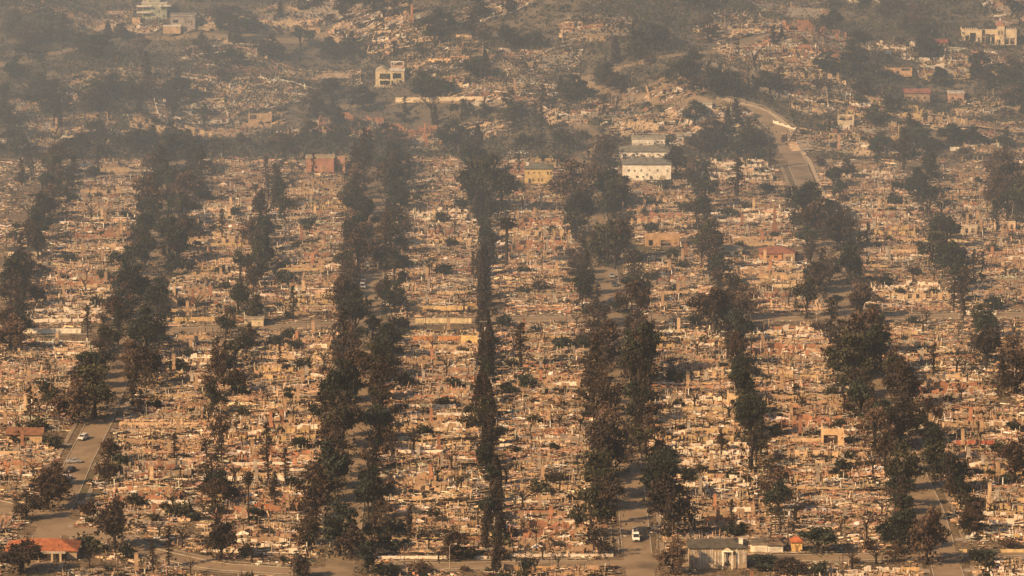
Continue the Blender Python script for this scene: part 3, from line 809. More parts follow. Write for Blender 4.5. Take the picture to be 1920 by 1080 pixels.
# burned weeds and dead stalks over the yards: a mass nobody could count
n = 9000
yy = rng.uniform(1275, 1990, n); xx = rng.uniform(-1, 1, n) * (yy * .108 + 6)
sxw = np.stack([np.interp(yy, np.linspace(1260, 2000, 60), [sx(i, q) for q in np.linspace(1260, 2000, 60)]) for i in range(1, 5)])
k = (np.abs(xx[None] - sxw).min(0) > 6) & (np.sin(xx / 11 + yy / 23) + np.sin(yy / 9 - xx / 19) + rng.normal(0, 1, n) > -.3)
for i in range(3): k &= np.abs(yy - np.interp(xx, CROSS[i][:, 0], CROSS[i][:, 1])) > (9 if i == 0 else 5)
xx, yy = xx[k], yy[k]; n = len(xx)
ws = rng.lognormal(-.35, .45, n); per = 12
P = rng.normal(size=(n, per, 3)) * (ws[:, None, None] * np.array([1.1, .8, .5])); P[..., 2] = np.abs(P[..., 2]) + .1
P += np.stack([xx, yy, 0 * xx], 1)[:, None]
wt = np.array([(.03, .024, .018), (.045, .034, .022), (.04, .038, .02), (.022, .018, .015)])[rng.integers(0, 4, n)]
um_ = MB(); leaves(um_, P.reshape(-1, 3), .24, np.repeat(wt, per, 0) * rng.uniform(.7, 1.3, (n * per, 1)))
m_ = 5200; q = rng.integers(0, n, m_); sh = rng.lognormal(.55, .5, m_)
boxes(um_, np.column_stack([xx[q] + rng.normal(0, 2.5, m_), yy[q] + rng.normal(0, 2.5, m_), sh * .48]), np.column_stack([rng.uniform(.05, .13, m_), rng.uniform(.05, .13, m_), sh]), np.array(BARK) * rng.uniform(.5, 1.6, (m_, 1)), rng.uniform(0, 3, m_), rng.normal(0, .1, m_), rng.normal(0, .1, m_))
o = struct('undergrowth', um_, M_LEAF, 'stuff'); o['label'] = 'burned weeds and dead stalks over the yards'; o['category'] = 'undergrowth'

CLEAR = [(235, 0, 400, 95), (685, 115, 795, 200), (1780, 40, 1925, 125), (1675, 160, 1830, 225), (1150, 240, 1275, 345), (965, 300, 1050, 360), (565, 285, 655, 335), (1090, 65, 1145, 115), (1300, 195, 1345, 225)]
# hillside trees
HT = [(20, 60), (30, 150), (15, 230), (60, 190), (80, 175), (110, 185), (150, 190), (190, 195), (165, 105), (150, 110), (180, 110), (235, 75), (180, 215), (330, 185), (320, 200), (350, 60), (375, 62), (395, 118), (410, 130), (240, 190), (345, 285), (290, 275), (330, 280), (270, 285),
    (500, 110), (520, 115), (560, 95), (650, 90), (830, 60), (890, 70), (905, 80), (700, 25), (850, 275), (910, 270), (1130, 160), (1145, 165), (1060, 195), (1065, 200), (1230, 95), (1245, 105), (1240, 80), (1300, 175), (1315, 170), (1270, 160), (1440, 175), (1405, 170), (1350, 175), (1380, 185),
    (1330, 265), (1350, 255), (1400, 285), (1420, 275), (1440, 270), (1390, 260), (1310, 285), (1340, 285), (1600, 130), (1640, 150), (1580, 150), (1720, 120), (1735, 90), (1745, 110), (1730, 75), (1860, 170), (1880, 160), (1840, 150), (1900, 200), (1830, 100), (1500, 250), (1560, 245), (1640, 245),
    (1010, 285), (1060, 280), (980, 285), (640, 275), (720, 285), (740, 275), (770, 160), (760, 230), (800, 170), (620, 110), (440, 90), (460, 60), (100, 80), (60, 90), (1000, 90), (1700, 60), (1660, 40), (1620, 20), (1560, 20), (1900, 30), (1300, 20), (1190, 120), (1200, 110)]
HT += [(random.uniform(-20, 1940), random.uniform(0, 285)) for _ in range(80)] + [(random.uniform(-20, 1940), random.uniform(272, 300)) for _ in range(34)]
HT += [(a + random.gauss(0, 16), b + random.gauss(0, 8)) for a, b in HT[:84] if random.random() < .55 and b > 8]
for k, (px, py) in enumerate(HT):
    if 1425 < px < 1550 and 205 < py < 385 or any(a < px < c and b < py < e for a, b, c, e in CLEAR): continue
    x, y, z, s = ground(px + random.uniform(-6, 6), py + random.uniform(-4, 4))
    kd = ('scorched_tree', 'evergreen_tree', 'evergreen_tree', 'bare_tree', 'evergreen_tree', 'conifer_tree')[k % 6]
    f = random.uniform(.7, 1.25)
    tree(kd, x, y, z - .3, 9.5 * f, 10.5 * f * random.uniform(.9, 1.3), LOOKS[kd] + ' on the smoky hillside among burned lots', 'hillside trees, ' + kd.split('_')[0])

for k in range(75):
    px, py = random.uniform(-10, 1930), random.uniform(2, 285)
    if 1425 < px < 1550 and py > 205 or any(a < px < c and b < py < e for a, b, c, e in CLEAR): continue
    x, y, z, s = ground(px, py); kd = ('conifer_tree', 'cypress_tree', 'bare_tree')[k % 3]; h = random.uniform(6, 13)
    tree(kd, x, y, z - .3, h, WIDE[kd] * h / TALL[kd] * random.uniform(1, 1.7), {'conifer_tree': 'slender conifer on the smoky hillside', 'cypress_tree': 'upright dark cypress on the smoky hillside', 'bare_tree': 'leafless tree on the smoky hillside'}[kd], 'slender hillside trees')
for k in range(100):
    px, py = random.uniform(-10, 1930), random.choice([random.uniform(2, 290), random.uniform(262, 300)])
    if 1425 < px < 1550 and py > 205 or any(a < px < c and b < py < e for a, b, c, e in CLEAR): continue
    x, y, z, s = ground(px, py); h = random.uniform(2.2, 5)
    tree('hedge_bush', x, y, z - .2, h, h * random.uniform(1.8, 3.2), 'round grey-green bush on the smoky hillside', 'bushes on the hillside')
for px, py, h, wd in ((1562, 352, 9, 8), (1588, 335, 8, 8), (1575, 372, 8, 8)):
    x, y, z, s = ground(px, py); tree('evergreen_tree', x, y, z, h, wd, 'dark tree on the outer side of the bending road', 'trees beside the bending road')

# brush over the hillside: a mass nobody could count
n = 30000
bx = rng.uniform(-270, 270, n); by = rng.uniform(1983, 2330, n)
dens = np.sin(bx / 33 + by / 47) + np.sin(by / 19 - bx / 61 + 2) + rng.normal(0, .7, n)
k = dens > -.9
for RD, gap in [(STREET[3], 8)] + [(q, 5) for q in HILLROAD]:
    Q = resample(RD, 4); k &= np.array([np.min((Q[:, 0] - a) ** 2 + (Q[:, 1] - b) ** 2) > gap ** 2 for a, b in zip(bx, by)])
bx, by = bx[k], by[k]; n = len(bx)
bz = height(bx, by); bs = rng.lognormal(0.25, .5, n) * np.clip(1 + .55 * np.sin(bx / 29 + by / 41) * np.sin(by / 23 - bx / 37), .5, 2); bs[by < 1996] *= .7
per = 20
P = rng.normal(size=(n, per, 3)) * (bs[:, None, None] * np.array([1.05, 1.05, .85])); P[..., 2] = np.abs(P[..., 2]) + .1
P += np.stack([bx, by, bz], 1)[:, None]
tn = np.array([(.085, .082, .058), (.12, .10, .075), (.06, .066, .046), (.14, .115, .085)])[rng.integers(0, 4, n)]
bm = MB(); leaves(bm, P.reshape(-1, 3), .46, np.repeat(tn, per, 0) * rng.uniform(.7, 1.3, (n * per, 1)))
o = struct('brush', bm, M_LEAF, 'stuff'); o['label'] = 'dry brush covering the hillside'; o['category'] = 'brush'

# ------------------------------------------------------------------ standing houses
def facade(mb, W, Hh, t, openings, c, y=0.0, x0=0.0):
    """a wall of thickness t with real openings (x0, x1, z0, z1)"""
    xs = sorted({0.0, W, *[q for o in openings for q in o[:2]]}); zs = sorted({0.0, Hh, *[q for o in openings for q in o[2:]]})
    full = lambda i, j: 0 <= i < len(xs) - 1 and 0 <= j < len(zs) - 1 and not any(o[0] <= xs[i] and xs[i + 1] <= o[1] and o[2] <= zs[j] and zs[j + 1] <= o[3] for o in openings)
    for i in range(len(xs) - 1):
        for j in range(len(zs) - 1):
            if not full(i, j): continue
            a, b, e, f = x0 + xs[i], x0 + xs[i + 1], zs[j], zs[j + 1]
            V = [(a, y, e), (b, y, e), (b, y, f), (a, y, f), (a, y + t, e), (b, y + t, e), (b, y + t, f), (a, y + t, f)]
            Fs = [[0, 1, 2, 3], [5, 4, 7, 6]]
            if not full(i - 1, j): Fs.append([4, 0, 3, 7])
            if not full(i + 1, j): Fs.append([1, 5, 6, 2])
            if not full(i, j - 1): Fs.append([4, 5, 1, 0])
            if not full(i, j + 1): Fs.append([3, 2, 6, 7])
            mb.add(V, Fs, c)

def hip_roof(mb, W, D, z, rise, c, over=.45, gable=False):
    a, b, e, f = -over, W + over, -over, D + over
    ins = min(D / 2 + over, W / 2.2) if not gable else 0.0
    m = (e + f) / 2
    V = [(a, e, z), (b, e, z), (b, f, z), (a, f, z), (a + ins, m, z + rise), (b - ins, m, z + rise), (a, e, z - .18), (b, e, z - .18), (b, f, z - .18), (a, f, z - .18)]
    mb.add(V, [[0, 1, 5, 4], [2, 3, 4, 5]], c)
    mb.add(V, [[1, 2, 5], [3, 0, 4]], c)
    mb.add(V, [[6, 7, 1, 0], [7, 8, 2, 1], [8, 9, 3, 2], [9, 6, 0, 3], [9, 8, 7, 6]], np.array(c) * .9)

def house(name, label, px, py, w_px, h_m, depth, wall_c, roof=None, roof_c=GREY, rise=1.8, wins=(), doors=(), chim=None, cat='house', rz=0.0, pane_c=(.03, .03, .03), group=None):
    x, y, z, s = ground(px, py); W = w_px / s
    r = thing(name, label, cat, (x - W / 2, y, z - .15), rz, group)
    wl = MB(); box(wl, 0, W, 0, depth, 0, h_m, wall_c)
    box(wl, -.06, W + .06, -.06, depth + .06, 0, .35, np.array(wall_c) * .75)
    link('wall', wl, M_WALL, r)
    if roof in ('hip', 'gable'):
        rm = MB(); hip_roof(rm, W, depth, h_m + .2, rise, roof_c, gable=roof == 'gable')
        if roof == 'gable':
            for xx in (0.0, W): rm.add([(xx, 0, h_m), (xx, depth, h_m), (xx, depth / 2, h_m + rise)], [[0, 1, 2]], wall_c)
        ro = link('roof', rm, M_ROOF, r)
    elif roof == 'flat':
        rm = MB(); box(rm, -.25, W + .25, -.25, depth + .25, h_m + .003, h_m + .45, roof_c); box(rm, .3, W - .3, .3, depth - .3, h_m + .45, h_m + .5, np.array(roof_c) * .7)
        ro = link('roof', rm, M_ROOF, r)
    if chim:
        cm = MB(); box(cm, -.55, .55, -.45, .45, 0, chim[2], chim[3]); box(cm, -.65, .65, -.55, .55, chim[2], chim[2] + .25, np.array(chim[3]) * .8)
        c = link('chimney', cm, M_WALL, ro); c.location = (W * chim[0], depth * chim[1], h_m + .3)
    for (fx, z0, ww, hh) in wins:
        fm = MB(); facade(fm, ww, hh, .14, [(.09, ww - .09, .09, hh - .09)], np.clip(np.array(wall_c) * 1.15, 0, .8), -.07, 0)
        f = link('window', fm, M_WALL, r); f.location = (W * fx - ww / 2, 0, z0)
        pm = MB(); box(pm, .09, ww - .09, -.03, .0, .09, hh - .09, pane_c); box(pm, ww / 2 - .03, ww / 2 + .03, -.05, -.0305, .09, hh - .09, np.clip(np.array(wall_c) * 1.1, 0, .8))
        link('pane', pm, M_GLASS, f)
    for (fx, ww, hh, dc) in doors:
        dm = MB(); box(dm, 0, ww, -.06, -.003, .2, hh, dc); box(dm, ww * .1, ww * .9, -.08, -.0605, hh * .55, hh * .9, np.array(dc) * .8); box(dm, ww * .1, ww * .9, -.08, -.0605, .35, hh * .5, np.array(dc) * .85)
        d = link('door', dm, M_WALL, r); d.location = (W * fx - ww / 2, 0, 0)
    return r, W, s

HW = (.80, .74, .62); HC = (.62, .52, .36)
# the big white house and the one behind it
r, W, s = house('white_house', 'large white two-storey house with grey hip roof at the foot of the hill', 1213, 339, 90, 6.9, 8.5, HW, 'hip', (.15, .145, .13), 2.0,
    [(.12, 3.8, 1, 1.2), (.24, 3.8, .8, 1.0), (.38, 3.9, .8, 1.1), (.55, 4, .6, .9), (.72, 3.9, .8, 1.2), (.42, .9, 1, 1.3), (.5, 2.2, .9, .8), (.58, .8, 1, 1.6), (.92, 3.8, .7, 1.1)], [(.82, 2.2, 2.4, HC), (.3, 1.2, 2.2, (.1, .09, .07))], (.7, .6, 1.6, HW))
pm = MB(); box(pm, .5, 8.6, -3.2, -.07, 0, 1.1, (.5, .46, .4)); box(pm, .5, 8.6, -3.2, -3.0, 1.1, 1.9, HW)
link('terrace', pm, M_WALL, r)
house('hillside_house', 'white long house with low grey roof directly behind the large white house', 1208, 297, 92, 3.0, 11, HW, 'hip', (.19, .175, .14), 1.6, [(.1, .9, 1.6, 1.4), (.28, .9, 1.2, 1.4), (.93, .9, 1, 1.4)])
house('white_annex', 'white flat-roofed upper block behind the long grey-roofed house', 1216, 277, 62, 3.6, 7, HW, 'flat', (.4, .36, .28), 1, [(.3, 1.2, 2.4, .5), (.7, 1.2, 1.2, 1)], cat='house')
house('yellow_house', 'yellow two-storey house with green-grey roof beside the huge brown tree', 1010, 344, 52, 6.2, 8, (.56, .41, .19), 'hip', (.13, .13, .1), 1.6,
    [(.13, 3.9, .7, 1.2), (.33, 4.2, .7, .8), (.52, 3.9, .6, 1.2), (.83, 3.7, .9, 1.5), (.94, 3.7, .9, 1.5), (.3, .9, .8, 1.4), (.5, .9, .8, 1.4), (.62, .9, .8, 1.4)], [(.18, 1, 2.2, (.08, .08, .07))], (.1, .5, 1.5, HW))
# burned pink block
r, W, s = house('pink_house', 'burned pink flat-roofed house with yellowish parapet at the foot of the hill', 600, 323, 52, 6.0, 7, (.44, .22, .15), 'flat', (.45, .36, .22), 1, [(.35, 1.6, .8, 1.5), (.05, 3.4, .5, 1.2)], [(.62, 2.6, 3.2, (.5, .3, .2))])
sm = MB(); box(sm, W + .003, W + 4.6, 1.5, 7, 0, 5.6, (.46, .26, .17)); box(sm, W + .6, W + 3.4, 1.42, 1.497, .3, 3.2, (.06, .06, .05))
link('side_wing', sm, M_WALL, r)
# bungalow with a red roof
r, W, s = house('bungalow', 'low brick bungalow with brown-red roof and tall chimney behind cream walls', 1458, 487, 64, 2.5, 9, (.48, .25, .12), 'hip', (.25, .11, .075), 1.7, [(.2, .8, 1.6, 1.1), (.45, .8, 1.6, 1.1)], [(.72, 2.4, 2.2, (.1, .08, .06))])
wm = MB(); box(wm, W - 4.2, W - .2, -3.5, -.1, 0, 2.5, (.5, .33, .2)); box(wm, W - 3.6, W - 1, -3.56, -3.503, .2, 2.0, (.2, .14, .1))
link('porch', wm, M_WALL, r)
house('garage', 'low grey-roofed garage with cream wall left of the bungalow', 1366, 480, 50, 2.3, 7, HC, 'hip', (.23, .2, .155), 1.3, [(.4, .5, 3.2, 1.4), (.8, .5, 1.6, 1.4)], cat='garage')
# orange roofed house in the corner
x, y, z, s = ground(78, 1046)
r, W, s = house('tiled_house', 'low house with bright orange tile roof in the bottom left corner', 78, 1050, 132, 2.7, 11, (.4, .32, .22), 'hip', (.33, .12, .06), 2.2, [(.35, .7, 2, 1.5), (.55, .7, 1.4, 1.5), (.72, .5, .8, 2)], [(.82, 1.6, 2.2, (.1, .09, .08))], (.3, .3, 1.5, HW))
for k, fx in enumerate((.46, .66, .78)):
    cm = MB(); box(cm, -.28, .28, -2.4, -1.85, 0, 2.6, (.55, .42, .28)); c = link('porch_column', cm, M_WALL, r); c.location = (W * fx, 0, 0)
cr = MB(); box(cr, W * .2, W * .85, -2.5, -.5, 2.603, 2.8, (.42, .36, .27)); link('porch_roof', cr, M_ROOF, r)
# whitewashed long house and garages bottom right
r, W, s = house('long_house', 'long house with dark grey roof and streaked white boards beside the white garages', 1346, 1066, 108, 6.0, 9, (.36, .28, .2), 'hip', (.085, .078, .065), 1.5, [(.62, 3.3, 1.1, 1.6), (.7, 3.3, 1.1, 1.6), (.66, .8, 2.0, 1.8)], [], (.9, .25, 1.8, HW))
bm2 = MB()
for k in range(34):
    if random.random() < .75: box(bm2, .3 + k * W / 35, .3 + k * W / 35 + random.uniform(.15, .33), -.09, -.063, random.uniform(.4, 2.6), random.uniform(4.6, 5.95), np.array(HW) * random.uniform(.5, 1))
link('siding', bm2, M_WALL, r)
gm_ = MB(); box(gm_, -.3, 2.9, -1.2, -.1, 5.2, 5.5, HW); gm_.add([(-.3, -1.2, 5.503), (2.9, -1.2, 5.503), (1.3, -1.2, 6.6), (-.3, 1.8, 5.503), (2.9, 1.8, 5.503), (1.3, 1.8, 6.6)], [[0, 2, 5, 3], [2, 1, 4, 5]], (.1, .09, .07)); gm_.add([(-.2, -1.19, 5.503), (2.8, -1.19, 5.503), (1.3, -1.19, 6.5)], [[0, 1, 2]], HC)
for q in (0, 2.6): box(gm_, q - .1, q + .12, -1.15, -.93, 0, 5.2, HW)
o = link('entrance_gable', gm_, M_WALL, r); o.location = (W * .58, 0, 0)
house('garage', 'white garage with flat front directly right of the long grey-roofed house', 1424, 1036, 30, 2.4, 6, HW, 'flat', (.2, .16, .12), 1, [], [(.5, 3.6, 2.1, (.68, .62, .5))], cat='garage')
house('garage', 'white garage with brown gable roof and dark window strip, right of the flat-front garage', 1454, 1036, 28, 2.3, 6, HW, 'hip', (.16, .115, .085), 1.3, [(.5, 1.7, 3.8, .45)], [(.5, 3.8, 1.65, (.7, .66, .56))], cat='garage')
house('shed', 'small yellow shed with orange tile roof beside the utility pole', 1494, 1034, 20, 2.8, 3, (.55, .37, .15), 'hip', (.4, .13, .06), 1.2, [(.35, 1.5, .5, .8), (.7, 1.5, .5, .8)], [(.5, .8, 1.9, (.3, .18, .08))], cat='shed')
house('tan_house', 'flattened tan house with brown gable roof beside the left edge', 46, 832, 66, 2.9, 7, (.5, .36, .22), 'gable', (.2, .1, .06), 1.5, [(.25, .8, 2.2, 1.3), (.5, .8, 1.6, 1.3)], [(.85, 1.8, 2.2, (.52, .36, .2))])
house('long_shed', 'long low shed with dark roof and pale wall at the left edge', 46, 481, 62, 2.2, 6, HC, 'flat', (.06, .055, .05), 1, [(.3, .6, 1, .8), (.7, .6, 1, .8)], [(.5, 1, 1.9, (.2, .18, .15))], cat='shed')
house('cream_shed', 'cream plastered box shed beside the mid cross street', 476, 612, 36, 2.6, 5, HC, 'flat', (.4, .34, .25), 1, [(.75, 1, .7, .8)], [(.3, 1, 2, (.3, .25, .18))], cat='shed')
house('tan_house', 'windowless tan shell house on the hill crest', 1118, 84, 38, 3.4, 6, (.5, .36, .22), 'flat', (.42, .32, .2), 1, [(.2, .4, .8, 1.5)], [(.22, 1, 2, (.6, .55, .45))])
house('boxy_house', 'boxy tan two-storey shell with dark openings on the right hillside', 1793, 196, 29, 5, 6, (.48, .3, .2), 'flat', (.6, .55, .48), 1, [(.25, 2.2, 1.3, 1.3), (.7, 2.2, 2, .8)], [(.5, 1, 1.8, (.08, .07, .06))])
house('red_roof_house', 'weathered house with dull red roof left of the boxy tan shell', 1720, 192, 46, 4.2, 6, (.42, .3, .2), 'gable', (.26, .11, .085), 1.4, [(.2, 1.6, 1, 1.2), (.5, 1.6, 1, 1.2), (.8, 1.6, 1, 1.2)], [(.35, 1, 2, (.2, .15, .1))])
house('garage', 'small white garage with red door beside the hillside trees', 1321, 210, 28, 2.8, 5, HW, 'flat', (.5, .45, .38), 1, [], [(.35, 2.4, 2, (.4, .05, .04))], cat='garage')
house('garage', 'white gabled garage at the end of the white house hedge', 1282, 268, 26, 2.4, 5, HW, 'gable', (.3, .26, .2), 1.2, [(.3, .8, 1, 1)], [(.65, 1.8, 1.9, (.1, .1, .09))], cat='garage')
house('red_roof_house', 'reddish roofed low ruin house on the far right hill beside the mansion', 1763, 92, 26, 2.6, 6, (.45, .32, .2), 'gable', (.3, .1, .07), 1.2, [(.6, .8, 1, 1)], [(.3, 1, 1.9, (.2, .15, .1))])

# two modern houses at the top left
r, W, s = house('modern_house', 'modern white and green three-level house at the top of the hill', 290, 42, 46, 8.6, 8, (.42, .43, .33), 'flat', (.68, .62, .5), 1, [(.2, 5.2, 3.2, 1.5), (.2, 2.4, 3.2, 1.5), (.85, 5.4, 2.2, 1.6)], [(.6, 1.2, 2.2, (.2, .2, .18))], pane_c=(.16, .16, .06))
tm = MB(); box(tm, W * .35, W * .72, 1, 6.5, 9.12, 12.2, (.36, .37, .31)); box(tm, W * .16, W * .3, .6, 3, 9.12, 12.0, (.6, .55, .35)); link('roof_tower', tm, M_WALL, r)
for q in ((-2.5, W * .38, 4.3, 4.8), (-2.5, W * .38, 7.2, 7.6), (W * .7, W + 2, 7.4, 7.8)):
    bm3 = MB(); box(bm3, q[0], q[1], -1.4, -.08, q[2], q[3], HW); box(bm3, q[0], q[1], -1.4, -1.35, q[3] + .002, q[3] + .5, np.array(HW) * .8); link('balcony', bm3, M_WALL, r)
am = MB(); box(am, -4.5, -.8, -2.6, 1.5, -1.5, 2.0, (.62, .43, .25)); link('garden_pavilion', am, M_WALL, r)
r, W, s = house('modern_house', 'grey modern house with cream lower floor beside the white and green house', 343, 62, 46, 7.6, 8, (.36, .31, .27), 'flat', (.36, .32, .28), 1, [(.2, 4.4, 2.6, 1.7), (.62, 4.5, .8, 1.3), (.74, 4.5, .8, 1.3), (.86, 4.5, .8, 1.3), (.15, 1.6, 1, 1.5), (.35, 1.6, 1, 1.5)], [(.75, 1.2, 2.2, (.5, .42, .3))])
am = MB(); box(am, -3.2, W * .42, -3, -.1, 0, 3.2, (.64, .46, .28)); box(am, -3.4, W * .44, -3.2, 0, 3.203, 3.6, HW); link('lower_floor', am, M_WALL, r)
stm = MB()
for k in range(10): box(stm, W * .55 + k * .5, W * .55 + k * .5 + .48, -3.4, -1.8, k * .28, k * .28 + .3, (.42, .33, .26))
link('stairway', stm, M_PAVE, r)

# burned shells with real openings
def shell(name, label, px, py, w_px, h, depth, c, openings, extra=None):
    x, y, z, s = ground(px, py); W = w_px / s
    r = thing(name, label, 'house ruin', (x - W / 2, y, z - .15))
    f = MB(); facade(f, W, h, .35, [(a * W, b * W, e, g) for a, b, e, g in openings], c); link('front_wall', f, M_WALL, r)
    sd = MB(); box(sd, 0, .35, .353, depth, 0, h * .97, np.array(c) * .95); box(sd, W - .35, W, .353, depth, 0, h * .8, np.array(c) * .95); link('side_wall', sd, M_WALL, r)
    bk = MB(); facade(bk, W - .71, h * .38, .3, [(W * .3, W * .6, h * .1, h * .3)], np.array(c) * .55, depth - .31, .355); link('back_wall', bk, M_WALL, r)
    fl = MB(); box(fl, .36, W - .36, .36, depth - .32, -.05, .25, (.12, .1, .09)); link('floor_slab', fl, M_PAVE, r)
    return r, W
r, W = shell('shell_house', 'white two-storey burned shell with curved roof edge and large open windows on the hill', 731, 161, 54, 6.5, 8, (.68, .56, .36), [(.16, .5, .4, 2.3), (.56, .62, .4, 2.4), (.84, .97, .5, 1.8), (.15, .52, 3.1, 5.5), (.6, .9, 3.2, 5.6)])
rm = MB(); pts = [(t * W * .5, 6.5 + 1.4 * math.sin(math.pi * min(1, t * 1.1)) ) for t in np.linspace(0, 1, 9)]
V = [(a, yy, b) for yy in (0, 8) for a, b in pts] ; rm.add(V, [[i, i + 1, i + 10, i + 9] for i in range(8)], (.42, .36, .26)); rm.add([(a, 0.02, b) for a, b in pts] , [list(range(9))], (.6, .48, .3)); box(rm, W * .5 + .01, W + .3, -.3, 8, 6.503, 6.9, (.66, .6, .5)); link('roof', rm, M_ROOF, r)
um = MB()
for a in (.52, .6, .95): box(um, W * a, W * a + .25, 9, 9.25, 0, 9.2, HW)
box(um, W * .52, W * .95 + .25, 9, 9.3, 9.203, 9.6, HW); box(um, W * .52, W * .95 + .25, 8.4, 9.3, 6.9, 7.7, (.5, .32, .24)); link('upper_frame', um, M_WALL, r)
dk = MB(); box(dk, -.5, W + .5, -2.2, -.01, -.4, .2, (.6, .5, .36))
for a in np.linspace(.2, .95, 5): box(dk, W * a, W * a + .25, -2.1, -1.85, -3.4, -.4, (.4, .36, .3))
link('deck', dk, M_WALL, r)

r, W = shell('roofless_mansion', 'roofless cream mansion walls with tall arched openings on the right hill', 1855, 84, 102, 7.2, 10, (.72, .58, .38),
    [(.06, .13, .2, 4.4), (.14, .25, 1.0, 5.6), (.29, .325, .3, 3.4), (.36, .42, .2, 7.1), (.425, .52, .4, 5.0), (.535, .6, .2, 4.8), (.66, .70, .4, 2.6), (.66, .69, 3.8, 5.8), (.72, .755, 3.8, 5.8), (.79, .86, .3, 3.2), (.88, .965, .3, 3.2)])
am = MB()
for a in (.01, .045, .08, .115, .15, .19, .23, .26): box(am, W * a, W * a + .6, -.05, .4, 7.203, 7.35 + random.uniform(0, .7), (.64, .5, .33))
for a in (.77, .81, .85, .89, .93, .97): box(am, W * a, W * a + .22, -.05, .3, 7.203, 7.9, HW)
link('parapet', am, M_WALL, r)
tm = MB(); facade(tm, W * .14, 8.8, .5, [(W * .04, W * .075, .3, 2.6), (W * .03, W * .055, 4.6, 6.6), (W * .085, W * .11, 4.6, 6.6)], (.66, .52, .33), -.6, W * .63); tm.add([(W * .62, -.8, 8.8), (W * .78, -.8, 8.8), (W * .78, 6, 8.8), (W * .62, 6, 8.8), (W * .70, 2.6, 11.2)], [[0, 1, 4], [1, 2, 4], [2, 3, 4], [3, 0, 4]], (.3, .15, .1)); box(tm, W * .69, W * .71, 2.3, 2.9, 10.8, 12, HW); link('tower', tm, M_WALL, r)
gw = MB(); box(gw, -2.2, 0, -.8, -.3, .5, 2.6, (.7, .6, .45)); link('garden_wing', gw, M_WALL, r)

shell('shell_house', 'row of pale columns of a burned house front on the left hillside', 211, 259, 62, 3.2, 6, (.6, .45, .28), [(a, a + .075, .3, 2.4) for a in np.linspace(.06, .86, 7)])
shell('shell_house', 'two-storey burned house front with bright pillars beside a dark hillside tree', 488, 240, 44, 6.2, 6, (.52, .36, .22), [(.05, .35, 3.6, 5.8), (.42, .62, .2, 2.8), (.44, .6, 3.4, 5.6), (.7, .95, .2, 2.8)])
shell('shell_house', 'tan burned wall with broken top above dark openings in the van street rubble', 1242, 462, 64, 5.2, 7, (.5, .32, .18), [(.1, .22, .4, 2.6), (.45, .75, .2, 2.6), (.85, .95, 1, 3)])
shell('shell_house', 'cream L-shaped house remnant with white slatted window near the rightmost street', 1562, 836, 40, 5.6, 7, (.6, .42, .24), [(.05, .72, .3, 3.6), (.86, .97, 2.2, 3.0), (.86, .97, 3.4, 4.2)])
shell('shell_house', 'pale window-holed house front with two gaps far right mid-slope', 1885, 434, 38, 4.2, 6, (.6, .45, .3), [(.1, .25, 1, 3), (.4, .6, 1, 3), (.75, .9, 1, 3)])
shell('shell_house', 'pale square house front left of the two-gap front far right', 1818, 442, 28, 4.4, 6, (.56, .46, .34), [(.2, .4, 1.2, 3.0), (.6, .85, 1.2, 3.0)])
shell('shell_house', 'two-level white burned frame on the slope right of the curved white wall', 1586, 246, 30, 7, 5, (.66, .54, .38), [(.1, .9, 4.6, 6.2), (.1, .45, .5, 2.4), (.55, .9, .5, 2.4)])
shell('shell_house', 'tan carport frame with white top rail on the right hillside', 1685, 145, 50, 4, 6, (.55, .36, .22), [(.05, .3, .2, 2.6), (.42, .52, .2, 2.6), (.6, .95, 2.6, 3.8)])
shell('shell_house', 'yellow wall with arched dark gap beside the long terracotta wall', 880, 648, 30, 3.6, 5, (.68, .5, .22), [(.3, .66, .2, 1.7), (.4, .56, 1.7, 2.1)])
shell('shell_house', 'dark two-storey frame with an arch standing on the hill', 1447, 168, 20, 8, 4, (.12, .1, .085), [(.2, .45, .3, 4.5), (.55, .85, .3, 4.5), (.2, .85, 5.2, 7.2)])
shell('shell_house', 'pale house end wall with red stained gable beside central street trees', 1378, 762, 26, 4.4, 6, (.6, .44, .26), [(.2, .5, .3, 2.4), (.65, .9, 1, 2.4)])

# ------------------------------------------------------------------ garden and retaining walls
def garden_wall(label, x0, x1, py, h, c, t=.3, broken=0.0, py2=None, fence=False):
    A = ground(x0, py); B = ground(x1, py2 if py2 else py)
    L = math.hypot(B[0] - A[0], B[1] - A[1]); a = math.atan2(B[1] - A[1], B[0] - A[0])
    mb = MB(); n = max(2, int(L / 2.6)); c = np.array(c)
    for k in range(n):
        l = L / n; hh = h * (1 - broken * random.random()) * random.uniform(.97, 1.03); zz = np.interp((k + .5) / n, [0, 1], [A[2], B[2]]) - A[2]
        box(mb, k * l + .002, (k + 1) * l - .002, 0, t, -.5 + zz, hh + zz, c * random.uniform(.96, 1.03))
        box(mb, k * l + .002, (k + 1) * l - .002, -.05, t + .05, hh + zz + .002, hh + zz + .1, np.clip(c * 1.08, 0, .85))
    for k in range(0, n + 1, 5):
        zz = np.interp(k / n, [0, 1], [A[2], B[2]]) - A[2]
        box(mb, k * L / n - .18, k * L / n + .18, -.06, t + .06, -.5 + zz, h + .14 + zz, c)
    o = link('garden_wall', mb, M_WALL); o.location = A[:3]; o.rotation_euler = (0, 0, a)
    o['kind'] = 'thing'
    return tag(o, label, 'wall', 'garden and retaining walls')
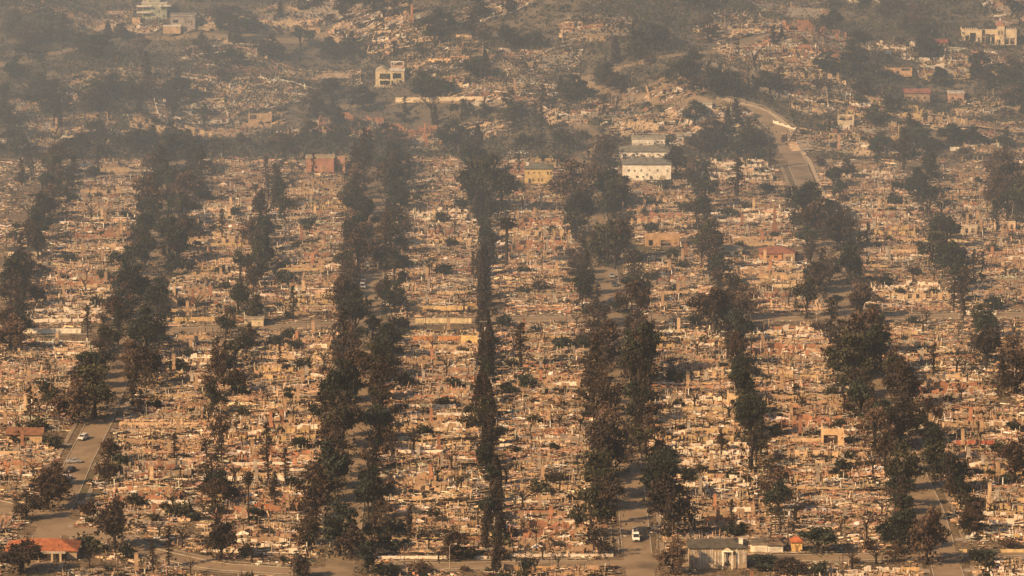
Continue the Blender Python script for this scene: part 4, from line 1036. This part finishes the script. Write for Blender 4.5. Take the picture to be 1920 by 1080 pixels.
for a in [
    ('white roadside wall left of the leftmost street at the mid crossing', 38, 152, 625, 1.5, HW), ('long tan wall across the second block near the leftmost street', 225, 372, 798, .9, CREAM),
    ('bright white wall above the round scorched tree', 243, 352, 948, 1.5, HW), ('thin white wall along the front street under the central block', 690, 925, 1048, .7, WHITE),
    ('thin white wall between the hedge row and the van street', 945, 1150, 1044, .7, WHITE), ('white trailer-like wall panel in the central block', 820, 878, 784, 1.6, HW), ('low cream wall left of the white panel', 768, 818, 785, .8, CREAM),
    ('cream upper wall of the central pair above the mid crossing', 770, 905, 583, 1.7, (.64, .46, .24)), ('pale yellow lower wall of the central pair beside the mid crossing', 780, 884, 606, 1.6, (.68, .56, .34)), ('long terracotta wall left of the yellow arched wall', 775, 865, 640, 1.6, (.5, .24, .1)),
    ('cream retaining wall below the bungalow', 1352, 1478, 526, 1.7, (.66, .45, .24)), ('pale lower retaining wall right of the cream one', 1438, 1494, 542, 1.7, (.7, .56, .36)),
    ('white fence wall at right of the mid crossing', 1812, 1868, 590, 1.3, HW), ('terracotta wall above the white pair near the palm', 405, 482, 886, 1.3, (.48, .26, .13)), ('white wall beside the thin tall palm', 400, 480, 904, 1.7, HW), ('white wall panel left of the second block trees', 518, 556, 903, 1.7, HW),
    ('red painted wall strip left of the second block trees', 478, 514, 952, .9, (.45, .13, .05)), ('red low wall in the rubble right of the van', 1325, 1380, 978, 1.1, (.45, .18, .08)), ('red barrier wall in the right rubble', 1795, 1865, 836, 1.5, (.42, .13, .08)),
    ('long white wall along the middle hill road', 742, 906, 193, 2.2, (.7, .58, .4)), ('pale wall along the lower hill road left of the giant conifer', 730, 868, 282, 1.4, (.62, .52, .34)), ('white wall strip right of the dark green conifer', 1615, 1680, 282, 2.0, HW), ('white wall strip beyond the dark green conifer', 1712, 1756, 280, 2.4, HW), ('white wall end near the far right trees', 1782, 1828, 284, 1.6, HW),
    ('big tan retaining slab left of the leftmost street head', 170, 242, 326, 2.6, (.5, .37, .23)), ('low yellow wall by the junction in the bottom right corner', 1800, 1920, 1036, .8, (.6, .46, .24)), ('cream wall at the bottom edge right of the corner junction', 1690, 1724, 1074, 1.4, (.62, .42, .22)), ('orange clay wall at bottom centre', 970, 1040, 1072, 1.4, (.5, .32, .16)),
    ('tan wall on the left hill above the burned columns', 190, 245, 70, 2.2, (.45, .3, .2)), ('tan wall upper left of the hill crest', 545, 600, 62, 2.4, (.5, .35, .2)), ('tan wall on the hill left of the two modern houses', 200, 250, 28, 1.2, (.46, .32, .24)), ('pink wall run on the left hill road', 200, 245, 92, 1.2, (.4, .26, .2)),
    ('orange lawn retaining wall near the hedge row crossing', 880, 908, 578, 1.6, (.55, .32, .13)), ('cream wall with pillars near the top right trees', 1300, 1360, 772, 1.4, (.55, .44, .28)), ('pinkish long wall in the top right block', 1640, 1720, 402, 1.1, (.5, .34, .22)), ('tan wall upper right of the rightmost street', 1690, 1750, 455, 1.4, (.56, .38, .22)),
    ('tan wall run in the left block under the first trees', 350, 420, 352, 1.2, (.5, .38, .24)), ('cream wall box left of the second backyards', 465, 500, 397, 2.2, HC), ('pink wall in the second block mid height', 520, 600, 505, 1.4, (.5, .34, .22)), ('tan wall strip by lower second block', 1445, 1500, 618, 1.0, CREAM),
    ('tan wall top of the hill right', 1485, 1545, 82, 2.0, (.5, .38, .24)), ('cream wall low on the right hill ridge', 1630, 1706, 102, 1.4, (.6, .44, .26)), ('tan wall below the mansion at right edge', 1888, 1925, 92, 1.8, (.5, .33, .2)), ('cream wall upper hill centre', 1372, 1425, 62, 1.4, (.58, .43, .26)), ('white hillside top front cut by the frame', 1586, 1650, 6, 2.2, (.66, .56, .4)),
    ('tan wall beside the tan shell house on the crest', 855, 885, 73, 1.6, CREAM), ('sunlit fan of wall above the shell house', 804, 846, 122, 2.6, (.6, .4, .22)), ('orange wall under the sunlit fan', 845, 880, 116, 2.4, (.5, .3, .15))]:
    garden_wall(*a)
garden_wall('curving bright white parapet beside the bending hill road', 1450, 1470, 232, 1.2, HW, .4, 0, 240)
garden_wall('second piece of the bright white parapet by the bending road', 1470, 1492, 240, 1.2, HW, .4, 0, 247)
# more low boundary walls between lots
nw = 0
for (x, y, st, side) in NEAR:
    if random.random() < .34 and nw < 95:
        nw += 1; L = random.uniform(6, 19); h = random.uniform(.7, 1.6); c = np.array(random.choice([CREAM, CREAM, TAN, WHITE, PINK, TERRA, YELL, GREY]))
        mb = MB(); n = max(2, int(L / 2.4))
        for k in range(n):
            hh = h * random.uniform(.88, 1.0)
            box(mb, -L / 2 + k * L / n + .002, -L / 2 + (k + 1) * L / n - .002, -.13, .13, -.2, hh, c * random.uniform(.95, 1.04))
        o = link('boundary_wall', mb, M_WALL); o.location = (x + random.uniform(-6, 6), y + random.choice([-7.7, 7.7]), 0); o.rotation_euler = (0, 0, random.gauss(0, .04))
        o['kind'] = 'thing'
        tag(o, 'low broken boundary wall between two burned lots', 'wall', 'boundary walls between lots')

# ------------------------------------------------------------------ vehicles
def prism(mb, prof, hw, c, top_in=0.0, zmin=None):
    """a side profile (y, z) drawn across the width, upper points pulled in"""
    n = len(prof); V = []
    z0 = min(p[1] for p in prof); z1 = max(p[1] for p in prof)
    for sg in (-1, 1):
        for (yy, zz) in prof:
            V.append((sg * (hw - top_in * (zz - z0) / (z1 - z0)), yy, zz))
    mb.add(V, [[i, (i + 1) % n, (i + 1) % n + n, i + n] for i in range(n)], c)
    mb.add(V, [list(range(n))[::-1]], c); mb.add(V, [list(range(n, 2 * n))], c)

def vehicle(kind, label, px, py, c, rz=0.0, group='parked cars'):
    x, y, z, s = ground(px, py)
    r = thing(kind, label, {'van': 'van', 'pickup_truck': 'pickup'}.get(kind, 'car'), (x, y, z + .02 if y < HILL_Y else z + .3), rz, group)
    L, hw, hb, ht = {'van': (5.8, 1.0, 1.15, 2.5), 'pickup_truck': (5.4, .95, 1.0, 1.8), 'parked_car': (4.6, .9, .95, 1.5), 'parked_suv': (4.8, .95, 1.05, 1.75)}[kind]
    f = -L / 2
    b = MB(); prism(b, [(f, .35), (f, hb * .72), (f + .25, hb * .86), (f + 1.0, hb), (L / 2 - .15, hb), (L / 2, hb * .8), (L / 2, .35)], hw, c, .08); link('body', b, M_PAINT, r)
    if kind == 'van': cab = [(f + .65, hb + .003), (f + 1.35, ht - .25), (f + 1.7, ht), (L / 2 - .12, ht), (L / 2 - .05, hb + .003)]
    elif kind == 'pickup_truck': cab = [(f + 1.3, hb + .003), (f + 2.0, ht), (f + 3.1, ht), (f + 3.35, hb + .003)]
    elif kind == 'parked_suv': cab = [(f + 1.05, hb + .003), (f + 1.75, ht), (L / 2 - .5, ht), (L / 2 - .1, hb + .003)]
    else: cab = [(f + 1.15, hb + .003), (f + 1.9, ht), (f + 3.3, ht), (f + 4.1, hb + .003)]
    m = MB(); prism(m, cab, hw - .06, c, .16); link('cabin', m, M_PAINT, r)
    (y0, z0), (y1, z1) = cab[0], cab[1]
    wn = MB(); q = .12; wn.add([(-(hw - .14), y0 + (y1 - y0) * .1 - .03, z0 + (z1 - z0) * .1), ((hw - .14), y0 + (y1 - y0) * .1 - .03, z0 + (z1 - z0) * .1), ((hw - .26), y0 + (y1 - y0) * .9 - .03, z0 + (z1 - z0) * .9), (-(hw - .26), y0 + (y1 - y0) * .9 - .03, z0 + (z1 - z0) * .9)], [[0, 1, 2, 3]], (.02, .025, .03)); link('windscreen', wn, M_GLASS, r)
    ya, yb = cab[1][0] + .1, (cab[-2][0] - .1 if kind != 'van' else f + 2.6)
    for sg in (-1, 1):
        sw = MB(); zl, zh = z0 + (ht - z0) * .25, ht - (ht - z0) * .22
        xx = lambda zz: sg * (hw - .06 - .16 * (zz - z0) / (ht - z0) + .012)
        sw.add([(xx(zl), ya - .2, zl), (xx(zl), yb + .2, zl), (xx(zh), yb, zh), (xx(zh), ya, zh)], [[0, 1, 2, 3]], (.02, .025, .03)); link('side_window', sw, M_GLASS, r)
        hl = MB(); box(hl, sg * (hw * .68) - .18, sg * (hw * .68) + .18, f - .03, f + .002, hb * .55, hb * .7, (.7, .7, .66)); link('headlight', hl, M_GLASS, r)
        for yy in (f + .95, L / 2 - .95):
            wh = MB(); th = np.linspace(0, 6.283, 14, endpoint=False); rr = .36
            V = [(sg * (hw - .2), yy + rr * math.cos(t), .36 + rr * math.sin(t)) for t in th] + [(sg * (hw + .03), yy + rr * math.cos(t), .36 + rr * math.sin(t)) for t in th]
            wh.add(V, [[i, (i + 1) % 14, 14 + (i + 1) % 14, 14 + i] for i in range(14)], (.02, .02, .02)); wh.add(V, [list(range(14))], (.02, .02, .02)); wh.add(V, [list(range(14, 28))], (.1, .1, .1))
            link('wheel', wh, M_DEBRIS, r)
    gr = MB(); box(gr, -hw * .45, hw * .45, f - .04, f + .002, hb * .42, hb * .66, (.03, .03, .03)); link('grille', gr, M_GLASS, r)
    bp = MB(); box(bp, -hw * .98, hw * .98, f - .12, f - .003, .32, .55, (.05, .05, .05)); link('bumper', bp, M_PAINT, r)
    if kind == 'van':
        rk = MB(); box(rk, -.62, .62, -.5, 2.4, ht + .12, ht + .2, (.06, .06, .06))
        for yy in (-.4, .9, 2.2): box(rk, -.7, .7, yy, yy + .08, ht + .01, ht + .12, (.05, .05, .05))
        boxes(rk, [[-.2, 1.9, ht + .55]], [[.9, .9, .12]], (.5, .5, .48), .3, -.7, 0); box(rk, .2, .5, .2, 1.2, ht + .203, ht + .5, (.12, .12, .12)); link('roof_rack', rk, M_METAL, r)
    return r
vehicle('van', "white van with dark windscreen and loaded roof rack driving down the street", 1192, 1012, (.76, .76, .74), R(2), None)
SIL, WH, DK, BL = (.28, .28, .28), (.6, .58, .54), (.04, .042, .05), (.06, .09, .14)
for a in [('parked_suv', 'white car parked askew beside the mid crossing rubble', 727, 574, WH, R(62)), ('parked_car', 'silver car at the front of the queue on the parked cars street', 681, 526, SIL, R(4)), ('parked_suv', 'pale car second in the queue on the parked cars street', 680, 540, WH, R(4)), ('parked_car', 'dark car last in the queue on the parked cars street', 679, 556, DK, R(4)),
    ('parked_car', 'silver car on the pale stretch of the van street', 1147, 520, SIL, R(5)), ('parked_car', 'dark car behind the silver car high on the van street', 1152, 536, DK, R(5)), ('parked_car', 'grey car by the mid crossing of the van street', 1152, 565, (.2, .2, .2), R(80)),
    ('parked_suv', 'white car under trees high on the leftmost street', 156, 824, WH, R(-20)), ('pickup_truck', 'white pickup nearest the corner on the leftmost street', 124, 900, WH, R(-20)), ('parked_car', 'dark car ahead of the white pickup', 132, 884, DK, R(-20)), ('parked_car', 'silver car turned across the kerb above the dark car', 138, 868, SIL, R(-80)),
    ('parked_car', 'silver car on the bright patch of the rightmost street', 1566, 496, SIL, R(12)), ('parked_suv', 'pale car under trees on the rightmost street', 1648, 792, (.6, .58, .55), R(14)), ('parked_car', 'dark car in the shade at the bottom of the parked cars street', 634, 1020, DK, R(-60)), ('parked_car', 'grey car below the dome tree on its street', 688, 500, (.3, .3, .3), R(4)),
    ('parked_suv', 'silver car on the hill terrace beneath the sunlit fan wall', 820, 131, SIL, R(70)), ('parked_car', 'dark car on the hill terrace beside the silver car', 811, 126, DK, R(30)), ('parked_car', 'white car far up beneath the giant conifer road', 962, 291, WH, R(85)), ('parked_car', 'white car right of another on the road before the yellow house', 981, 291, WH, R(85))]:
    vehicle(*a)

# ------------------------------------------------------------------ poles, lamps
def utility_pole(label, px, py, h=12.0, arms=2):
    x, y, z, s = ground(px, py); r = thing('utility_pole', label, 'utility pole', (x, y, z), 0, 'utility poles')
    m = MB(); tube(m, [(0, 0, -.3), (0, 0, h)], [.2, .13], (.09, .07, .05), 8); link('pole', m, M_BARK, r)
    for k in range(arms):
        a = MB(); zz = h - .5 - 1.6 * k; box(a, -1.6, 1.6, -.26, -.14, zz, zz + .16, (.3, .27, .22))
        for q in (-1.4, -.7, .7, 1.4): box(a, q - .06, q + .06, -.24, -.14, zz + .163, zz + .42, (.5, .48, .44))
        link('crossarm', a, M_BARK, r)
    t = MB(); tube(t, [(.38, -.2, h - 3.6), (.38, -.2, h - 2.4)], [.3, .3], (.55, .55, .53), 10); link('transformer', t, M_METAL, r)
for a in [('wooden utility pole with two crossarms and grey transformer beside the orange roofed shed', 1477, 1026, 13), ('wooden utility pole in the narrow hedge row centre', 908, 660, 11, 1), ('wooden utility pole in the right backyards beside bare trees', 1440, 700, 11, 1), ('wooden utility pole near the left backyards', 455, 590, 11, 1), ('wooden utility pole near rubble at the right edge column', 1745, 390, 11, 2), ('dark utility pole at the left edge', 12, 470, 11, 1)]:
    utility_pole(*a)
def street_lamp(label, px, py, h=7.5, sg=1):
    x, y, z, s = ground(px, py); r = thing('street_lamp', label, 'street lamp', (x, y, z), 0, 'street lamps')
    m = MB(); tube(m, [(0, 0, 0), (0, 0, h * .9), (sg * .3, 0, h), (sg * 1.5, 0, h + .15)], [.09, .07, .05, .04], (.4, .36, .3), 7); link('post', m, M_METAL, r)
    hd = MB(); prism(hd, [(-.18, h - .02), (-.22, h + .12), (0, h + .26), (.22, h + .12), (.18, h - .02)], .35, (.5, .46, .4)); o = link('lamp_head', hd, M_METAL, r); o.location = (sg * 1.7, 0, 0)
for a in [('pale street lamp in front of the thin white wall at bottom centre', 843, 1066, 7), ('pale street lamp on the pavement beside the round tree shadow', 242, 1036, 4.5, -1), ('pale street lamp left of the van', 1160, 1035, 4.6), ('pale twin post lamp right of the van', 1232, 1028, 4.6, -1), ('street lamp at the bottom corner junction', 1805, 1050, 6.5), ('street lamp by the mid crossing on the van street', 1108, 603, 6.5), ('street lamp by the mid crossing on the rightmost street', 1655, 600, 6.5, -1)]:
    street_lamp(*a)

# ------------------------------------------------------------------ air
def volume_mat(name, c, dens, aniso=0.0):
    m = bpy.data.materials.new(name); m.use_nodes = True
    t = m.node_tree; t.nodes.remove(t.nodes['Principled BSDF'])
    v = t.nodes.new('ShaderNodeVolumePrincipled'); v.inputs['Color'].default_value = (*c, 1); v.inputs['Density'].default_value = dens; v.inputs['Anisotropy'].default_value = aniso
    t.links.new(v.outputs[0], t.nodes['Material Output'].inputs['Volume'])
    return m
hz = MB(); box(hz, -3100, 3100, -700, 5100, -9, 420, (1, 1, 1))
struct('haze', hz, volume_mat('smoky_air', (.70, .82, 1.0), HAZE_D), 'stuff')
# smoke still drifting off the hill: a bank that thickens away from the camera
sm_ = MB(); prof = [(1500, -6), (1900, 190), (4900, 390), (4900, -6)]
sm_.add([(q * 2900, a, b) for q in (-1, 1) for a, b in prof], [[0, 1, 2, 3], [7, 6, 5, 4], [0, 4, 5, 1], [1, 5, 6, 2], [2, 6, 7, 3], [3, 7, 4, 0]], (1, 1, 1))
bank = MB()
bv = [(-620, 1700, -6), (-20, 1900, -6), (40, 2900, -6), (-900, 2900, -6), (-300, 2250, 190), (-330, 2800, 260)]
bank.add(bv, [[0, 1, 4], [1, 5, 4], [1, 2, 5], [2, 3, 5], [3, 0, 4], [3, 4, 5], [3, 2, 1], [3, 1, 0]], (1, 1, 1))
struct('smoke', bank, volume_mat('drifting_smoke_bank', (.56, .75, 1.0), 0.0006), 'stuff')
struct('smoke', sm_, volume_mat('drifting_smoke', (.56, .75, 1.0), SMOKE_D), 'stuff')
